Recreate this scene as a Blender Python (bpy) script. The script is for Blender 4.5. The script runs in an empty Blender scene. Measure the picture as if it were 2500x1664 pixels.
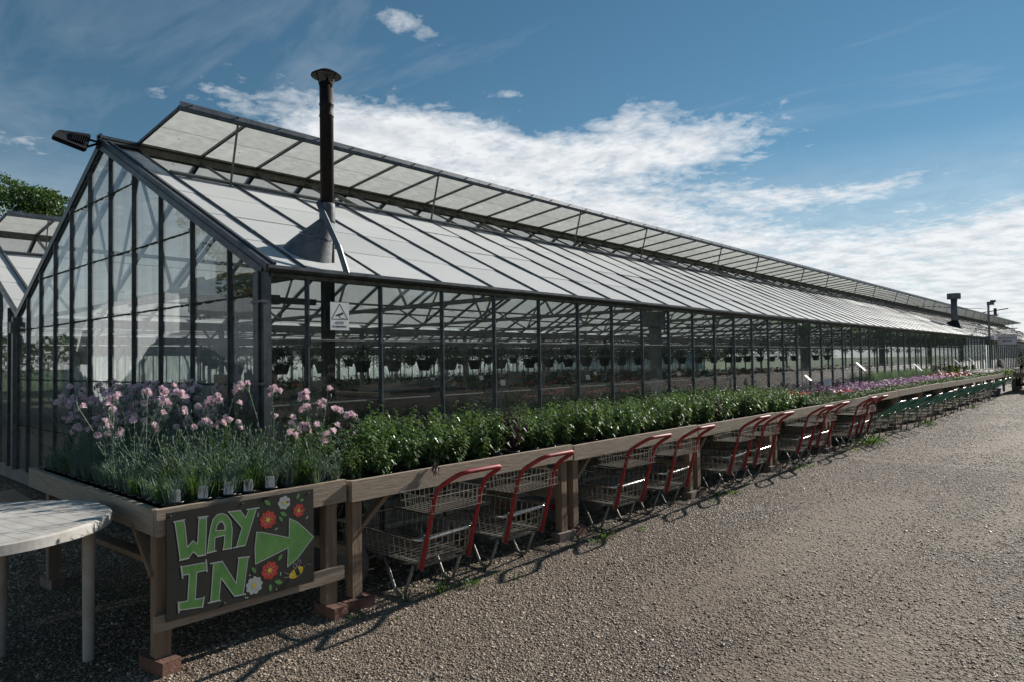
import bpy, math, random
import numpy as np
from mathutils import Vector, Matrix
random.seed(7); RNG = np.random.default_rng(7)
SC = bpy.context.scene
PI = math.pi

# ------------------------------------------------------------------ camera, world, sun, exposure
cam_data = bpy.data.cameras.new('camera')
cam_data.sensor_width = 36; cam_data.lens = 24.137
cam_data.clip_start = 0.05; cam_data.clip_end = 3000
cam = bpy.data.objects.new('camera', cam_data)
SC.collection.objects.link(cam)
_F = Vector((-0.667931, 0.743658, 0.029006)); _R = Vector((0.743596, 0.668461, -0.015003)); _U = Vector((0.030546, -0.011548, 0.999467))
_m = Matrix(((_R.x, _U.x, -_F.x), (_R.y, _U.y, -_F.y), (_R.z, _U.z, -_F.z)))
cam.rotation_euler = _m.to_euler()
cam.location = (4.838, -2.6135, 1.6)
SC.camera = cam
SUN_AZ, SUN_EL = math.radians(6.5), math.radians(26.7)      # azimuth from +Y towards +X
sun_dir = Vector((math.sin(SUN_AZ)*math.cos(SUN_EL), math.cos(SUN_AZ)*math.cos(SUN_EL), math.sin(SUN_EL)))
sd = bpy.data.lights.new('sun', 'SUN'); sd.energy = 4.2; sd.angle = math.radians(0.53); sd.color = (1.0, 0.955, 0.88)
sun = bpy.data.objects.new('sun', sd); SC.collection.objects.link(sun)
sun.rotation_euler = (-sun_dir).to_track_quat('-Z', 'Y').to_euler(); sun.location = (0, 0, 30)
SC.view_settings.view_transform = 'Standard'; SC.view_settings.look = 'None'
SC.view_settings.exposure = 0.62; SC.view_settings.gamma = 1; SC.view_settings.use_curve_mapping = False
SC.render.engine = 'CYCLES'
SC.cycles.transparent_max_bounces = 40; SC.cycles.max_bounces = 8; SC.cycles.diffuse_bounces = 3
SC.cycles.glossy_bounces = 3; SC.cycles.transmission_bounces = 4
SC.cycles.sample_clamp_indirect = 6; SC.cycles.caustics_reflective = False; SC.cycles.caustics_refractive = False

class N:                                   # small node-graph helper
    def __init__(s, tree): s.t = tree; s.n = tree.nodes; s.l = tree.links
    def new(s, typ, ins=None, **kw):
        n = s.n.new(typ)
        for k, v in kw.items(): setattr(n, k, v)
        for k, v in (ins or {}).items():
            if isinstance(v, bpy.types.NodeSocket): s.l.new(v, n.inputs[k])
            else: n.inputs[k].default_value = v
        return n
    def math(s, op, a, b=None, c=None, clamp=False):
        d = {0: a}
        if b is not None: d[1] = b
        if c is not None: d[2] = c
        n = s.new('ShaderNodeMath', d, operation=op); n.use_clamp = clamp
        return n.outputs[0]
    def ramp(s, fac, stops, interp='LINEAR'):
        n = s.n.new('ShaderNodeValToRGB'); s.l.new(fac, n.inputs[0]); cr = n.color_ramp; cr.interpolation = interp
        while len(cr.elements) < len(stops): cr.elements.new(0.5)
        for e, (p, c) in zip(cr.elements, stops):
            e.position = p; e.color = (c, c, c, 1) if isinstance(c, (int, float)) else (*c, 1)
        return n.outputs[0]
    def noise(s, vec, scale, detail=4, rough=0.55, dist=0.0):
        return s.new('ShaderNodeTexNoise', {'Vector': vec, 'Scale': scale, 'Detail': detail, 'Roughness': rough, 'Distortion': dist}).outputs[0]
    def mixc(s, fac, a, b):
        n = s.n.new('ShaderNodeMix'); n.data_type = 'RGBA'
        for i, v in ((0, fac), (6, a), (7, b)):
            if isinstance(v, bpy.types.NodeSocket): s.l.new(v, n.inputs[i])
            else: n.inputs[i].default_value = v if i == 0 else (*v, 1)
        return n.outputs[2]

world = bpy.data.worlds.new('World'); SC.world = world; world.use_nodes = True
world.node_tree.nodes.clear()
w = N(world.node_tree)
tc = w.new('ShaderNodeTexCoord').outputs['Generated']
sky = w.new('ShaderNodeTexSky', sky_type='NISHITA', sun_disc=False, sun_elevation=SUN_EL, sun_rotation=SUN_AZ,
            altitude=50, air_density=1.0, dust_density=0.0, ozone_density=3.0)
sx = w.new('ShaderNodeSeparateXYZ', {0: tc})
X_, Y_, Z_ = sx.outputs
el = w.math('ARCSINE', Z_); az = w.math('ARCTAN2', X_, Y_)
DEG = 180/PI
eld = w.math('MULTIPLY', el, DEG); azd = w.math('MULTIPLY', az, DEG)
# cloud layer: the direction is projected on a high flat layer so that clouds shrink towards the horizon
zz = w.math('ADD', w.math('MAXIMUM', Z_, 0.0), 0.10)
px_ = w.math('DIVIDE', X_, zz); py_ = w.math('DIVIDE', Y_, zz)
pv = w.new('ShaderNodeCombineXYZ', {0: px_, 1: py_, 2: 0.0}).outputs[0]
def blob(a0, e0, ra, re, rot, amp):
    da = w.math('SUBTRACT', azd, a0); de = w.math('SUBTRACT', eld, e0)
    c, s_ = math.cos(math.radians(rot)), math.sin(math.radians(rot))
    u = w.math('ADD', w.math('MULTIPLY', da, c), w.math('MULTIPLY', de, s_))
    v = w.math('SUBTRACT', w.math('MULTIPLY', de, c), w.math('MULTIPLY', da, s_))
    u = w.math('DIVIDE', u, ra); v = w.math('DIVIDE', v, re)
    q = w.math('ADD', w.math('MULTIPLY', u, u), w.math('MULTIPLY', v, v))
    return w.math('MULTIPLY', w.math('EXPONENT', w.math('MULTIPLY', q, -1.0)), amp)
CLOUDS = [(-52, 16.4, 9.0, 3.8, -12, 1.3), (-42, 12.6, 14, 5.0, -15, 1.35), (-27, 6.5, 22, 5.2, -12, 1.35), (-27, 16.8, 8.5, 2.0, 6, 1.1), (-31.5, 19.2, 4.0, 1.6, 14, .8), (-41, 17.0, 7, 1.8, -8, .8),
          (-2, 8.0, 11, 3.0, 10, 1.15), (-14, 3.6, 30, 4.4, 0, 1.25), (-66, 20.0, 4, 1.0, 0, .5), (-50.5, 26.3, 4.4, 1.2, -16, .72), (-21.5, 12.4, 5, .8, -4, .8),
          (-13, 12.4, 5, .8, 6, .8), (-38, 29.5, 6, .8, 14, .5), (-84, 12.0, 7, 2.2, -8, .7), (-80, 15.5, 6, .8, -10, .5), (-60, 4, 24, 5, 0, .7), (-42, 21.5, 2.0, .6, 0, .6), (60, 12, 50, 7, 0, .8), (170, 14, 60, 8, 0, .8), (-130, 12, 35, 8, 0, .8)]
bias = None
for b in CLOUDS:
    o = blob(*b); bias = o if bias is None else w.math('ADD', bias, o)
n1 = w.noise(pv, 2.4, 9, 0.62, 0.35)
n2 = w.noise(pv, 14.0, 5, 0.62, 0.3)
nn = w.math('ADD', w.math('MULTIPLY', n1, 0.5), w.math('MULTIPLY', n2, 0.5))
den = w.math('ADD', w.math('MULTIPLY', w.math('SUBTRACT', nn, 0.5), 4.6), w.math('MULTIPLY', w.math('MINIMUM', bias, 1.25), 1.55))
den = w.math('SUBTRACT', den, 0.72)
den = w.math('MULTIPLY', den, 0.80, clamp=True)
den = w.math('POWER', den, 0.9)
# thin high veil
streak = w.new('ShaderNodeMapping', {'Vector': pv, 'Scale': (0.5, 1.6, 1), 'Rotation': (0, 0, 0.5)}).outputs[0]
veil = w.math('MULTIPLY', w.math('SUBTRACT', w.noise(streak, 1.6, 8, 0.62, 0.6), 0.52, clamp=True), 0.7)
hor = w.math('MULTIPLY', w.math('SUBTRACT', 1.0, w.math('DIVIDE', eld, 16.0), clamp=True), 0.72)
fac = w.math('MAXIMUM', w.math('MAXIMUM', den, veil), hor)
fac = w.math('MULTIPLY', fac, 0.94)
cshade = w.noise(w.new('ShaderNodeMapping', {'Vector': pv, 'Location': (0.03, 0.05, 0)}).outputs[0], 7.0, 5, 0.55)
ccol = w.ramp(cshade, [(0.28, (0.60, 0.64, 0.69)), (0.58, (0.90, 0.915, 0.93))])
bg1 = w.new('ShaderNodeBackground', {'Color': w.new('ShaderNodeHueSaturation', {'Color': sky.outputs[0], 'Saturation': 1.10, 'Hue': 0.483}).outputs[0], 'Strength': 0.046}).outputs[0]
bg2 = w.new('ShaderNodeBackground', {'Color': ccol, 'Strength': 0.67}).outputs[0]
mx = w.new('ShaderNodeMixShader', {0: fac, 1: bg1, 2: bg2}).outputs[0]
w.new('ShaderNodeOutputWorld', {'Surface': mx})

# ------------------------------------------------------------------ mesh builder and object helpers
class MB:
    def __init__(s): s.v = []; s.f = []
    def add(s, verts, faces):
        o = len(s.v); s.v.extend(verts); s.f.extend([tuple(i+o for i in f) for f in faces]); return s
    def box(s, x0, x1, y0, y1, z0, z1):
        return s.add([(x0,y0,z0),(x1,y0,z0),(x1,y1,z0),(x0,y1,z0),(x0,y0,z1),(x1,y0,z1),(x1,y1,z1),(x0,y1,z1)],
                     [(0,3,2,1),(4,5,6,7),(0,1,5,4),(1,2,6,5),(2,3,7,6),(3,0,4,7)])
    def bar(s, p, q, wd, ht=None, up=(0,0,1)):
        ht = wd if ht is None else ht
        p, q = Vector(p), Vector(q); d = (q-p)
        if d.length < 1e-6: return s
        d.normalize(); u = Vector(up)
        if abs(d.dot(u)) > 0.98: u = Vector((1,0,0))
        r = d.cross(u).normalized(); u = r.cross(d).normalized()
        vs = [tuple(c + r*a*wd/2 + u*b*ht/2) for c in (p, q) for a, b in ((-1,-1),(1,-1),(1,1),(-1,1))]
        return s.add(vs, [(0,1,2,3),(7,6,5,4),(0,4,5,1),(1,5,6,2),(2,6,7,3),(3,7,4,0)])
    def tube(s, pts, r, n=8, cap=True):
        pts = [Vector(p) for p in pts]; rs = r if isinstance(r, (list, tuple)) else [r]*len(pts)
        prev = None; rings = []
        for i, p in enumerate(pts):
            if i == 0: d = pts[1]-p
            elif i == len(pts)-1: d = p-pts[i-1]
            else: d = (pts[i+1]-p).normalized() + (p-pts[i-1]).normalized()
            d.normalize()
            if prev is None:
                u = Vector((0,0,1)) if abs(d.z) < 0.9 else Vector((1,0,0))
                a = d.cross(u).normalized()
            else:
                a = (prev - d*prev.dot(d)).normalized()
            prev = a; b = d.cross(a)
            rings.append([tuple(p + (a*math.cos(2*PI*k/n) + b*math.sin(2*PI*k/n))*rs[i]) for k in range(n)])
        vs = [v for ring in rings for v in ring]; fs = []
        for i in range(len(pts)-1):
            for k in range(n):
                fs.append((i*n+k, i*n+(k+1)%n, (i+1)*n+(k+1)%n, (i+1)*n+k))
        if cap: fs.append(tuple(range(n))[::-1]); fs.append(tuple((len(pts)-1)*n+k for k in range(n)))
        return s.add(vs, fs)
    def lathe(s, prof, c=(0,0,0), n=20, ax='z', cap=True):
        vs = []; fs = []
        for r, h in prof:
            for k in range(n):
                a = 2*PI*k/n; u, v = r*math.cos(a), r*math.sin(a)
                vs.append({'z': (c[0]+u, c[1]+v, c[2]+h), 'y': (c[0]+u, c[1]+h, c[2]-v), 'x': (c[0]+h, c[1]+u, c[2]+v)}[ax])
        for i in range(len(prof)-1):
            for k in range(n): fs.append((i*n+k, i*n+(k+1)%n, (i+1)*n+(k+1)%n, (i+1)*n+k))
        if cap: fs.append(tuple(range(n))[::-1]); fs.append(tuple((len(prof)-1)*n+k for k in range(n)))
        return s.add(vs, fs)
    def quad(s, a, b, c, d): return s.add([tuple(a), tuple(b), tuple(c), tuple(d)], [(0,1,2,3)])
    def slab(s, a, b, c, d, t):                                        # thin panel of thickness t from four corners
        a, b, c, d = map(Vector, (a, b, c, d)); n = (b-a).cross(d-a).normalized()*t
        vs = [tuple(p) for p in (a, b, c, d)] + [tuple(p-n) for p in (a, b, c, d)]
        return s.add(vs, [(0,1,2,3),(7,6,5,4),(0,4,5,1),(1,5,6,2),(2,6,7,3),(3,7,4,0)])
    def prism(s, poly, t):                                             # poly of 3D points in a plane, pushed along its normal
        p = [Vector(a) for a in poly]; n = Vector((0,0,0))
        for i in range(len(p)):
            a, b = p[i], p[(i+1)%len(p)]
            n += Vector(((a.y-b.y)*(a.z+b.z), (a.z-b.z)*(a.x+b.x), (a.x-b.x)*(a.y+b.y)))
        n.normalize(); k = len(p)
        vs = [tuple(a) for a in p] + [tuple(a-n*t) for a in p]
        return s.add(vs, [tuple(range(k)), tuple(range(2*k-1, k-1, -1))] + [(i, i+k, (i+1)%k+k, (i+1)%k) for i in range(k)])
    def leaf(s, base, d, side, ln, wd, fold=0.25, droop=0.25):
        base, d, side = Vector(base), Vector(d).normalized(), Vector(side).normalized()
        up = side.cross(d).normalized()
        m = base + d*ln*0.45 + up*ln*0.06; t = base + d*ln - up*ln*droop
        l_ = m - side*wd*0.5 + up*wd*fold; r_ = m + side*wd*0.5 + up*wd*fold
        return s.add([tuple(base), tuple(l_), tuple(m), tuple(r_), tuple(t)], [(0,2,1),(0,3,2),(1,2,4),(2,3,4)])
    def mesh(s, name, mat, smooth=False):
        me = bpy.data.meshes.new(name); me.from_pydata(s.v, [], s.f)
        if smooth: me.polygons.foreach_set('use_smooth', [True]*len(me.polygons))
        me.materials.append(mat); return me

COL = SC.collection
def link(name, data, parent=None, loc=(0,0,0), rot=(0,0,0), sc=(1,1,1)):
    o = bpy.data.objects.new(name, data); COL.objects.link(o)
    o.parent = parent; o.location = loc; o.rotation_euler = rot; o.scale = sc
    return o
def tag(o, label=None, cat=None, group=None, kind=None):
    if label: o['label'] = label
    if cat: o['category'] = cat
    if group: o['group'] = group
    if kind: o['kind'] = kind
    return o
def empty(name, loc, label, cat, group=None, rz=0, sc=1):
    o = link(name, None, None, loc, (0,0,rz), (sc,sc,sc)); o.empty_display_size = 0.1
    return tag(o, label, cat, group)
def part(mb, name, mat, parent, smooth=False, kind=None, loc=(0,0,0)):
    o = link(name, mb.mesh(name, mat, smooth), parent, loc)
    if kind: o['kind'] = kind
    return o
def copy_tree(o, parent=None):
    c = o.copy(); COL.objects.link(c); c.parent = parent
    for ch in KIDS.get(o.name, []): KIDS.setdefault(c.name, []).append(copy_tree(ch, c))
    return c
KIDS = {}
def index_kids(root):
    def rec(o):
        ks = [c for c in bpy.data.objects if c.parent == o]
        KIDS[o.name] = ks
        for k in ks: rec(k)
    rec(root)

# ------------------------------------------------------------------ materials
def mat(name, col, rough=0.6, metal=0.0, spec=0.5, var=0.0, vscale=6.0, bump=0.0, bscale=40.0, col2=None, stretch=None, island=0.0, trans=0.0, coat=0.0):
    m = bpy.data.materials.new(name); m.use_nodes = True; g = N(m.node_tree); bs = m.node_tree.nodes['Principled BSDF']
    bs.inputs['Roughness'].default_value = rough; bs.inputs['Metallic'].default_value = metal
    bs.inputs['Specular IOR Level'].default_value = spec; bs.inputs['Coat Weight'].default_value = coat
    tcn = g.new('ShaderNodeTexCoord').outputs['Object']
    if stretch: tcn = g.new('ShaderNodeMapping', {'Vector': tcn, 'Scale': stretch}).outputs[0]
    c = None
    if var or col2:
        nz = g.ramp(g.noise(tcn, vscale, 6, 0.62), [(0.33, 0.0), (0.68, 1.0)])
        a = tuple(v*(1-var) for v in col); b = col2 or tuple(min(1, v*(1+var)) for v in col)
        c = g.mixc(nz, a, b)
    if island:
        ri = g.new('ShaderNodeNewGeometry').outputs['Random Per Island']
        if trans:                                     # each plant or bloom a little different from the next
            ri = g.math('ADD', g.math('MULTIPLY', ri, 0.7), g.math('MULTIPLY', g.new('ShaderNodeObjectInfo').outputs['Random'], 0.45))
        base = c if c is not None else g.mixc(0.0, col, col)
        hs = g.new('ShaderNodeHueSaturation', {'Color': base, 'Hue': g.math('ADD', 0.5, g.math('MULTIPLY', g.math('SUBTRACT', ri, 0.5), island*0.12)),
                                                'Value': g.math('ADD', 1.0, g.math('MULTIPLY', g.math('SUBTRACT', ri, 0.5), island*1.6))})
        c = hs.outputs[0]
    if c is not None: g.l.new(c, bs.inputs['Base Color'])
    else: bs.inputs['Base Color'].default_value = (*col, 1)
    if bump:
        bn = g.new('ShaderNodeBump', {'Height': g.noise(tcn, bscale, 4, 0.6), 'Strength': bump, 'Distance': 0.01}).outputs[0]
        g.l.new(bn, bs.inputs['Normal'])
    if trans:
        out = m.node_tree.nodes['Material Output']
        tr = g.new('ShaderNodeBsdfTranslucent')
        if c is not None:
            g.l.new(g.mixc(0.6, c, tuple(min(1, v*1.8) for v in ((col[0]*1.2, col[1]*1.3, col[2]*.5) if col[1] > col[0]*1.1 else tuple(q*.6 for q in col)))), tr.inputs[0])
        else: tr.inputs[0].default_value = (*col, 1)
        ms = g.new('ShaderNodeMixShader', {0: trans, 1: bs.outputs[0], 2: tr.outputs[0]})
        g.l.new(ms.outputs[0], out.inputs[0])
    return m

def glass_mat(name, tint=(0.90, 0.93, 0.92), dirt_haze=0.06, dirt_haze_col=(0.34, 0.36, 0.32), base=0.05, rough=0.015, wave=0.0):  # dirt layer on the panes doubles as painted haze over the interior
    m = bpy.data.materials.new(name); m.use_nodes = True; m.node_tree.nodes.clear(); g = N(m.node_tree)
    lw = g.new('ShaderNodeLayerWeight', {'Blend': 0.5}).outputs['Facing']
    f = g.math('ADD', base, g.math('MULTIPLY', g.math('POWER', lw, 5.0), 1-base), clamp=True)
    tco = g.new('ShaderNodeTexCoord').outputs['Object']
    gl = g.new('ShaderNodeBsdfGlossy', {'Color': (0.95, 0.97, 1.0, 1), 'Roughness': rough})
    if wave:
        g.l.new(g.new('ShaderNodeBump', {'Height': g.noise(tco, 2.2, 2, 0.4), 'Strength': wave, 'Distance': 0.02}).outputs[0], gl.inputs['Normal'])
    a = g.new('ShaderNodeMixShader', {0: f, 1: g.new('ShaderNodeBsdfTransparent', {'Color': (*tint, 1)}).outputs[0], 2: gl.outputs[0]})
    st = g.new('ShaderNodeMapping', {'Vector': tco, 'Scale': (3, 3, 0.5)}).outputs[0]
    dn = g.math('MULTIPLY', g.ramp(g.noise(st, 2.0, 7, 0.68), [(0.35, 0.3), (0.75, 1.6)]), dirt_haze, clamp=True)
    df = g.new('ShaderNodeMixShader', {0: 0.5, 1: g.new('ShaderNodeBsdfDiffuse', {'Color': (*dirt_haze_col, 1)}).outputs[0], 2: g.new('ShaderNodeBsdfTranslucent', {'Color': (*dirt_haze_col, 1)}).outputs[0]})
    b = g.new('ShaderNodeMixShader', {0: dn, 1: a.outputs[0], 2: df.outputs[0]})
    g.new('ShaderNodeOutputMaterial', {'Surface': b.outputs[0]})
    return m

def wash_mat(name, col, col2, trans, streak=(1,1,1), sc=5.0, clear=0.0, spots=True, gloss=0.08):
    m = bpy.data.materials.new(name); m.use_nodes = True; m.node_tree.nodes.clear(); g = N(m.node_tree)
    tco = g.new('ShaderNodeTexCoord').outputs['Object']
    st = g.new('ShaderNodeMapping', {'Vector': tco, 'Scale': streak}).outputs[0]
    n = g.ramp(g.noise(st, sc, 8, 0.7), [(0.3, 0.0), (0.75, 1.0)])
    c = g.mixc(n, col, col2)
    big = g.ramp(g.noise(tco, 0.7, 3, 0.5), [(0.35, 0.0), (0.7, 0.55)])
    c = g.mixc(big, c, tuple(v*0.84 for v in col2))
    oi = g.new('ShaderNodeObjectInfo').outputs['Random']
    c = g.new('ShaderNodeHueSaturation', {'Color': c, 'Value': g.math('ADD', 0.94, g.math('MULTIPLY', oi, 0.10))}).outputs[0]
    if spots:
        vor = g.new('ShaderNodeTexVoronoi', {'Vector': tco, 'Scale': 3.2, 'Randomness': 1.0}).outputs['Distance']
        c = g.mixc(g.ramp(vor, [(0.02, 0.75), (0.05, 0.0)]), c, (0.18, 0.17, 0.15))
    d = g.new('ShaderNodeBsdfDiffuse', {'Color': c}); t = g.new('ShaderNodeBsdfTranslucent', {'Color': c})
    a = g.new('ShaderNodeMixShader', {0: trans, 1: d.outputs[0], 2: t.outputs[0]})
    lw = g.new('ShaderNodeLayerWeight', {'Blend': 0.5}).outputs['Facing']
    f = g.math('ADD', 0.03, g.math('MULTIPLY', g.math('POWER', lw, 5.0), gloss), clamp=True)
    a = g.new('ShaderNodeMixShader', {0: f, 1: a.outputs[0], 2: g.new('ShaderNodeBsdfGlossy', {'Roughness': 0.35}).outputs[0]})
    if clear:
        a = g.new('ShaderNodeMixShader', {0: clear, 1: a.outputs[0], 2: g.new('ShaderNodeBsdfTransparent').outputs[0]})
    g.new('ShaderNodeOutputMaterial', {'Surface': a.outputs[0]})
    return m

M = {}
M['alu'] = mat('weathered_aluminium', (0.105, 0.115, 0.125), 0.42, 0.55, var=0.35, vscale=9, bump=0.15, bscale=60)
M['alu2'] = mat('galvanised_steel', (0.20, 0.21, 0.20), 0.55, 0.45, var=0.25, vscale=14)
M['mould'] = mat('mossy_steel', (0.11, 0.115, 0.095), 0.85, 0.0, var=0.4, vscale=10)
M['beam'] = mat('dull_steel', (0.22, 0.225, 0.21), 0.7, 0.2, var=0.3, vscale=5)
M['glass'] = glass_mat('wall_glass', dirt_haze=0.065, dirt_haze_col=(0.46, 0.48, 0.46), base=0.038, wave=0.10)
M['glass_gable'] = glass_mat('gable_glass', dirt_haze=0.10, base=0.085, dirt_haze_col=(0.38, 0.40, 0.36), wave=0.05)
M['glass_far'] = glass_mat('far_glass', dirt_haze=0.40, dirt_haze_col=(0.75, 0.78, 0.78))  # pale layer whitens the far wall, painting in glow from outside
M['wash'] = wash_mat('whitewashed_glass', (0.87, 0.87, 0.85), (0.94, 0.94, 0.925), 0.38, (2, 0.5, 2), 4.0, clear=0.13)
M['wash_back'] = wash_mat('whitewashed_glass_back', (0.74, 0.75, 0.73), (0.88, 0.88, 0.86), 0.75, (2, 1, 2), 6.0, clear=0.10)
M['vent'] = wash_mat('dirty_vent_glass', (0.66, 0.66, 0.61), (0.92, 0.92, 0.89), 0.82, (1.5, 1, 1.5), 9.0, clear=0.08)
M['dark_glass'] = wash_mat('uncoated_roof_glass', (0.045, 0.05, 0.06), (0.09, 0.095, 0.11), 0.3, (1, 1, 1), 3.0, clear=0.15, spots=False, gloss=0.06)
M['algae'] = mat('algae', (0.035, 0.042, 0.018), 0.95, var=0.5, vscale=60)
M['concrete'] = mat('concrete', (0.22, 0.21, 0.195), 0.9, var=0.25, vscale=8, bump=0.4, bscale=50)
M['wood'] = mat('treated_timber', (0.27, 0.205, 0.145), 0.7, col2=(0.42, 0.34, 0.26), vscale=5, stretch=(9, 0.9, 12), bump=0.35, bscale=12)
M['woodx'] = mat('treated_timber_cross', (0.27, 0.215, 0.155), 0.75, col2=(0.42, 0.35, 0.27), vscale=5, stretch=(0.9, 9, 12), bump=0.35, bscale=12)
M['post'] = mat('timber_post', (0.20, 0.135, 0.088), 0.8, col2=(0.32, 0.23, 0.155), vscale=4, stretch=(10, 10, 0.9), bump=0.4, bscale=10)
M['brick'] = mat('red_brick', (0.17, 0.085, 0.062), 0.9, var=0.3, vscale=20, bump=0.5, bscale=80)
M['brick2'] = mat('grey_brick', (0.21, 0.155, 0.13), 0.9, var=0.3, vscale=20, bump=0.5, bscale=80)
M['black_pl'] = mat('black_plastic', (0.018, 0.018, 0.019), 0.38, spec=0.5, var=0.3, vscale=30)
M['soil'] = mat('potting_soil', (0.035, 0.024, 0.016), 0.95, var=0.4, vscale=80, bump=0.6, bscale=200)
M['red'] = mat('red_plastic_coat', (0.30, 0.026, 0.030), 0.55, spec=0.4, var=0.25, vscale=16, coat=0.0)
M['green'] = mat('dark_green_coat', (0.012, 0.19, 0.10), 0.4, var=0.15, vscale=12, coat=0.2)
M['chrome'] = mat('worn_zinc', (0.55, 0.54, 0.50), 0.24, 0.95, var=0.15, vscale=18)
M['wire'] = mat('zinc_wire', (0.50, 0.48, 0.42), 0.38, 0.8, var=0.15, vscale=18)
M['steelleg'] = mat('dull_zinc_tube', (0.20, 0.20, 0.18), 0.5, 0.6, var=0.2, vscale=10)
M['rubber'] = mat('grey_rubber', (0.19, 0.185, 0.17), 0.8, var=0.25, vscale=20)
M['hub'] = mat('red_wheel_hub', (0.45, 0.015, 0.018), 0.45)
M['table'] = mat('white_plastic', (0.60, 0.58, 0.54), 0.68, var=0.06, vscale=9, col2=(0.42, 0.385, 0.34), bump=0.05)
M['white'] = mat('white_card', (0.82, 0.82, 0.82), 0.5)
M['cream'] = mat('glossy_card', (0.78, 0.80, 0.80), 0.25)
M['ink'] = mat('grey_print', (0.46, 0.46, 0.48), 0.6)
M['black'] = mat('black_print', (0.012, 0.012, 0.016), 0.5)
M['flue'] = mat('rusty_flue', (0.009, 0.009, 0.010), 0.6, 0.0, spec=0.25, col2=(0.022, 0.014, 0.012), vscale=4, stretch=(12, 12, 1.2))
M['flue_grey'] = mat('grey_flashing', (0.13, 0.14, 0.15), 0.6, 0.3, var=0.3, vscale=12, bump=0.25, bscale=40)
M['leaf'] = mat('leaf_green', (0.118, 0.182, 0.060), 0.42, spec=0.75, var=0.3, vscale=7, island=0.55, trans=0.28)
M['leaf2'] = mat('leaf_purple', (0.05, 0.022, 0.030), 0.42, spec=0.45, island=0.5, trans=0.15)
M['leafy'] = mat('leaf_yellow_green', (0.085, 0.135, 0.022), 0.5, island=0.5, trans=0.35)
M['leafdark'] = mat('leaf_dark', (0.022, 0.045, 0.016), 0.5, island=0.6, trans=0.25)
M['silver'] = mat('glaucous_leaf', (0.145, 0.205, 0.165), 0.5, spec=0.4, island=0.5, trans=0.22)
M['grassleaf'] = mat('grass_blade', (0.07, 0.125, 0.035), 0.5, island=0.6, trans=0.35)
M['pink'] = mat('pink_petal', (0.80, 0.56, 0.64), 0.6, col2=(0.95, 0.89, 0.90), vscale=70, island=0.12, trans=0.30)
M['mauve'] = mat('mauve_petal', (0.36, 0.17, 0.33), 0.6, island=0.6, trans=0.3)
M['crimson'] = mat('crimson_petal', (0.30, 0.02, 0.06), 0.5, island=0.8, trans=0.3)
M['rose'] = mat('rose_petal', (0.50, 0.08, 0.12), 0.5, island=0.7, trans=0.3)
M['petalwhite'] = mat('white_petal', (0.55, 0.50, 0.47), 0.5, island=0.3, trans=0.3)
M['orange'] = mat('orange_petal', (0.40, 0.10, 0.03), 0.5, island=0.6, trans=0.3)
M['bark'] = mat('bark', (0.07, 0.055, 0.04), 0.9, var=0.4, vscale=12, bump=0.6)
M['treeleaf'] = mat('tree_leaf', (0.038, 0.066, 0.015), 0.5, island=0.9, trans=0.4, var=0.3, vscale=0.6)
M['board'] = mat('sign_board_black', (0.020, 0.022, 0.016), 0.6, var=0.25, vscale=5)
M['sgreen'] = mat('sign_green_paint', (0.068, 0.20, 0.048), 0.6, col2=(0.125, 0.285, 0.075), vscale=22, stretch=(1, 1, 0.4))
M['swhite'] = mat('sign_white_paint', (0.38, 0.42, 0.40), 0.5)
M['sred'] = mat('sign_red_paint', (0.42, 0.045, 0.03), 0.5, var=0.2, vscale=30)
M['syellow'] = mat('sign_yellow_paint', (0.58, 0.44, 0.04), 0.5)
M['yellowbox'] = mat('faded_orange_plastic', (0.36, 0.19, 0.035), 0.6, var=0.25, vscale=14)
M['tarp'] = mat('black_sheeting', (0.010, 0.010, 0.012), 0.8, var=0.3, vscale=7, bump=0.6, bscale=9)
M['van'] = mat('white_van_paint', (0.72, 0.73, 0.74), 0.25, coat=0.4)
M['vanglass'] = mat('van_window', (0.02, 0.025, 0.03), 0.06, spec=0.8)
M['floor'] = mat('dark_floor', (0.045, 0.042, 0.036), 0.9, var=0.3, vscale=2, bump=0.3)
M['fence'] = mat('brown_board', (0.10, 0.075, 0.05), 0.85, var=0.3, vscale=6, stretch=(6, 6, .7))
M['signred'] = mat('dark_red_print', (0.30, 0.03, 0.06), 0.5)
M['matt_black'] = mat('matt_black_metal', (0.012, 0.012, 0.013), 0.7, spec=0.2)
M['soot'] = mat('sooty_pipe', (0.012, 0.011, 0.011), 1.0, spec=0.0)
M['pale_film'] = mat('pale_tunnel_film', (0.42, 0.44, 0.43), 0.6, var=0.15, vscale=0.5)
M['lens'] = mat('lamp_lens', (0.18, 0.19, 0.19), 0.2, spec=0.7)
M['blueplastic'] = mat('blue_plastic', (0.02, 0.05, 0.20), 0.4)

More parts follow.
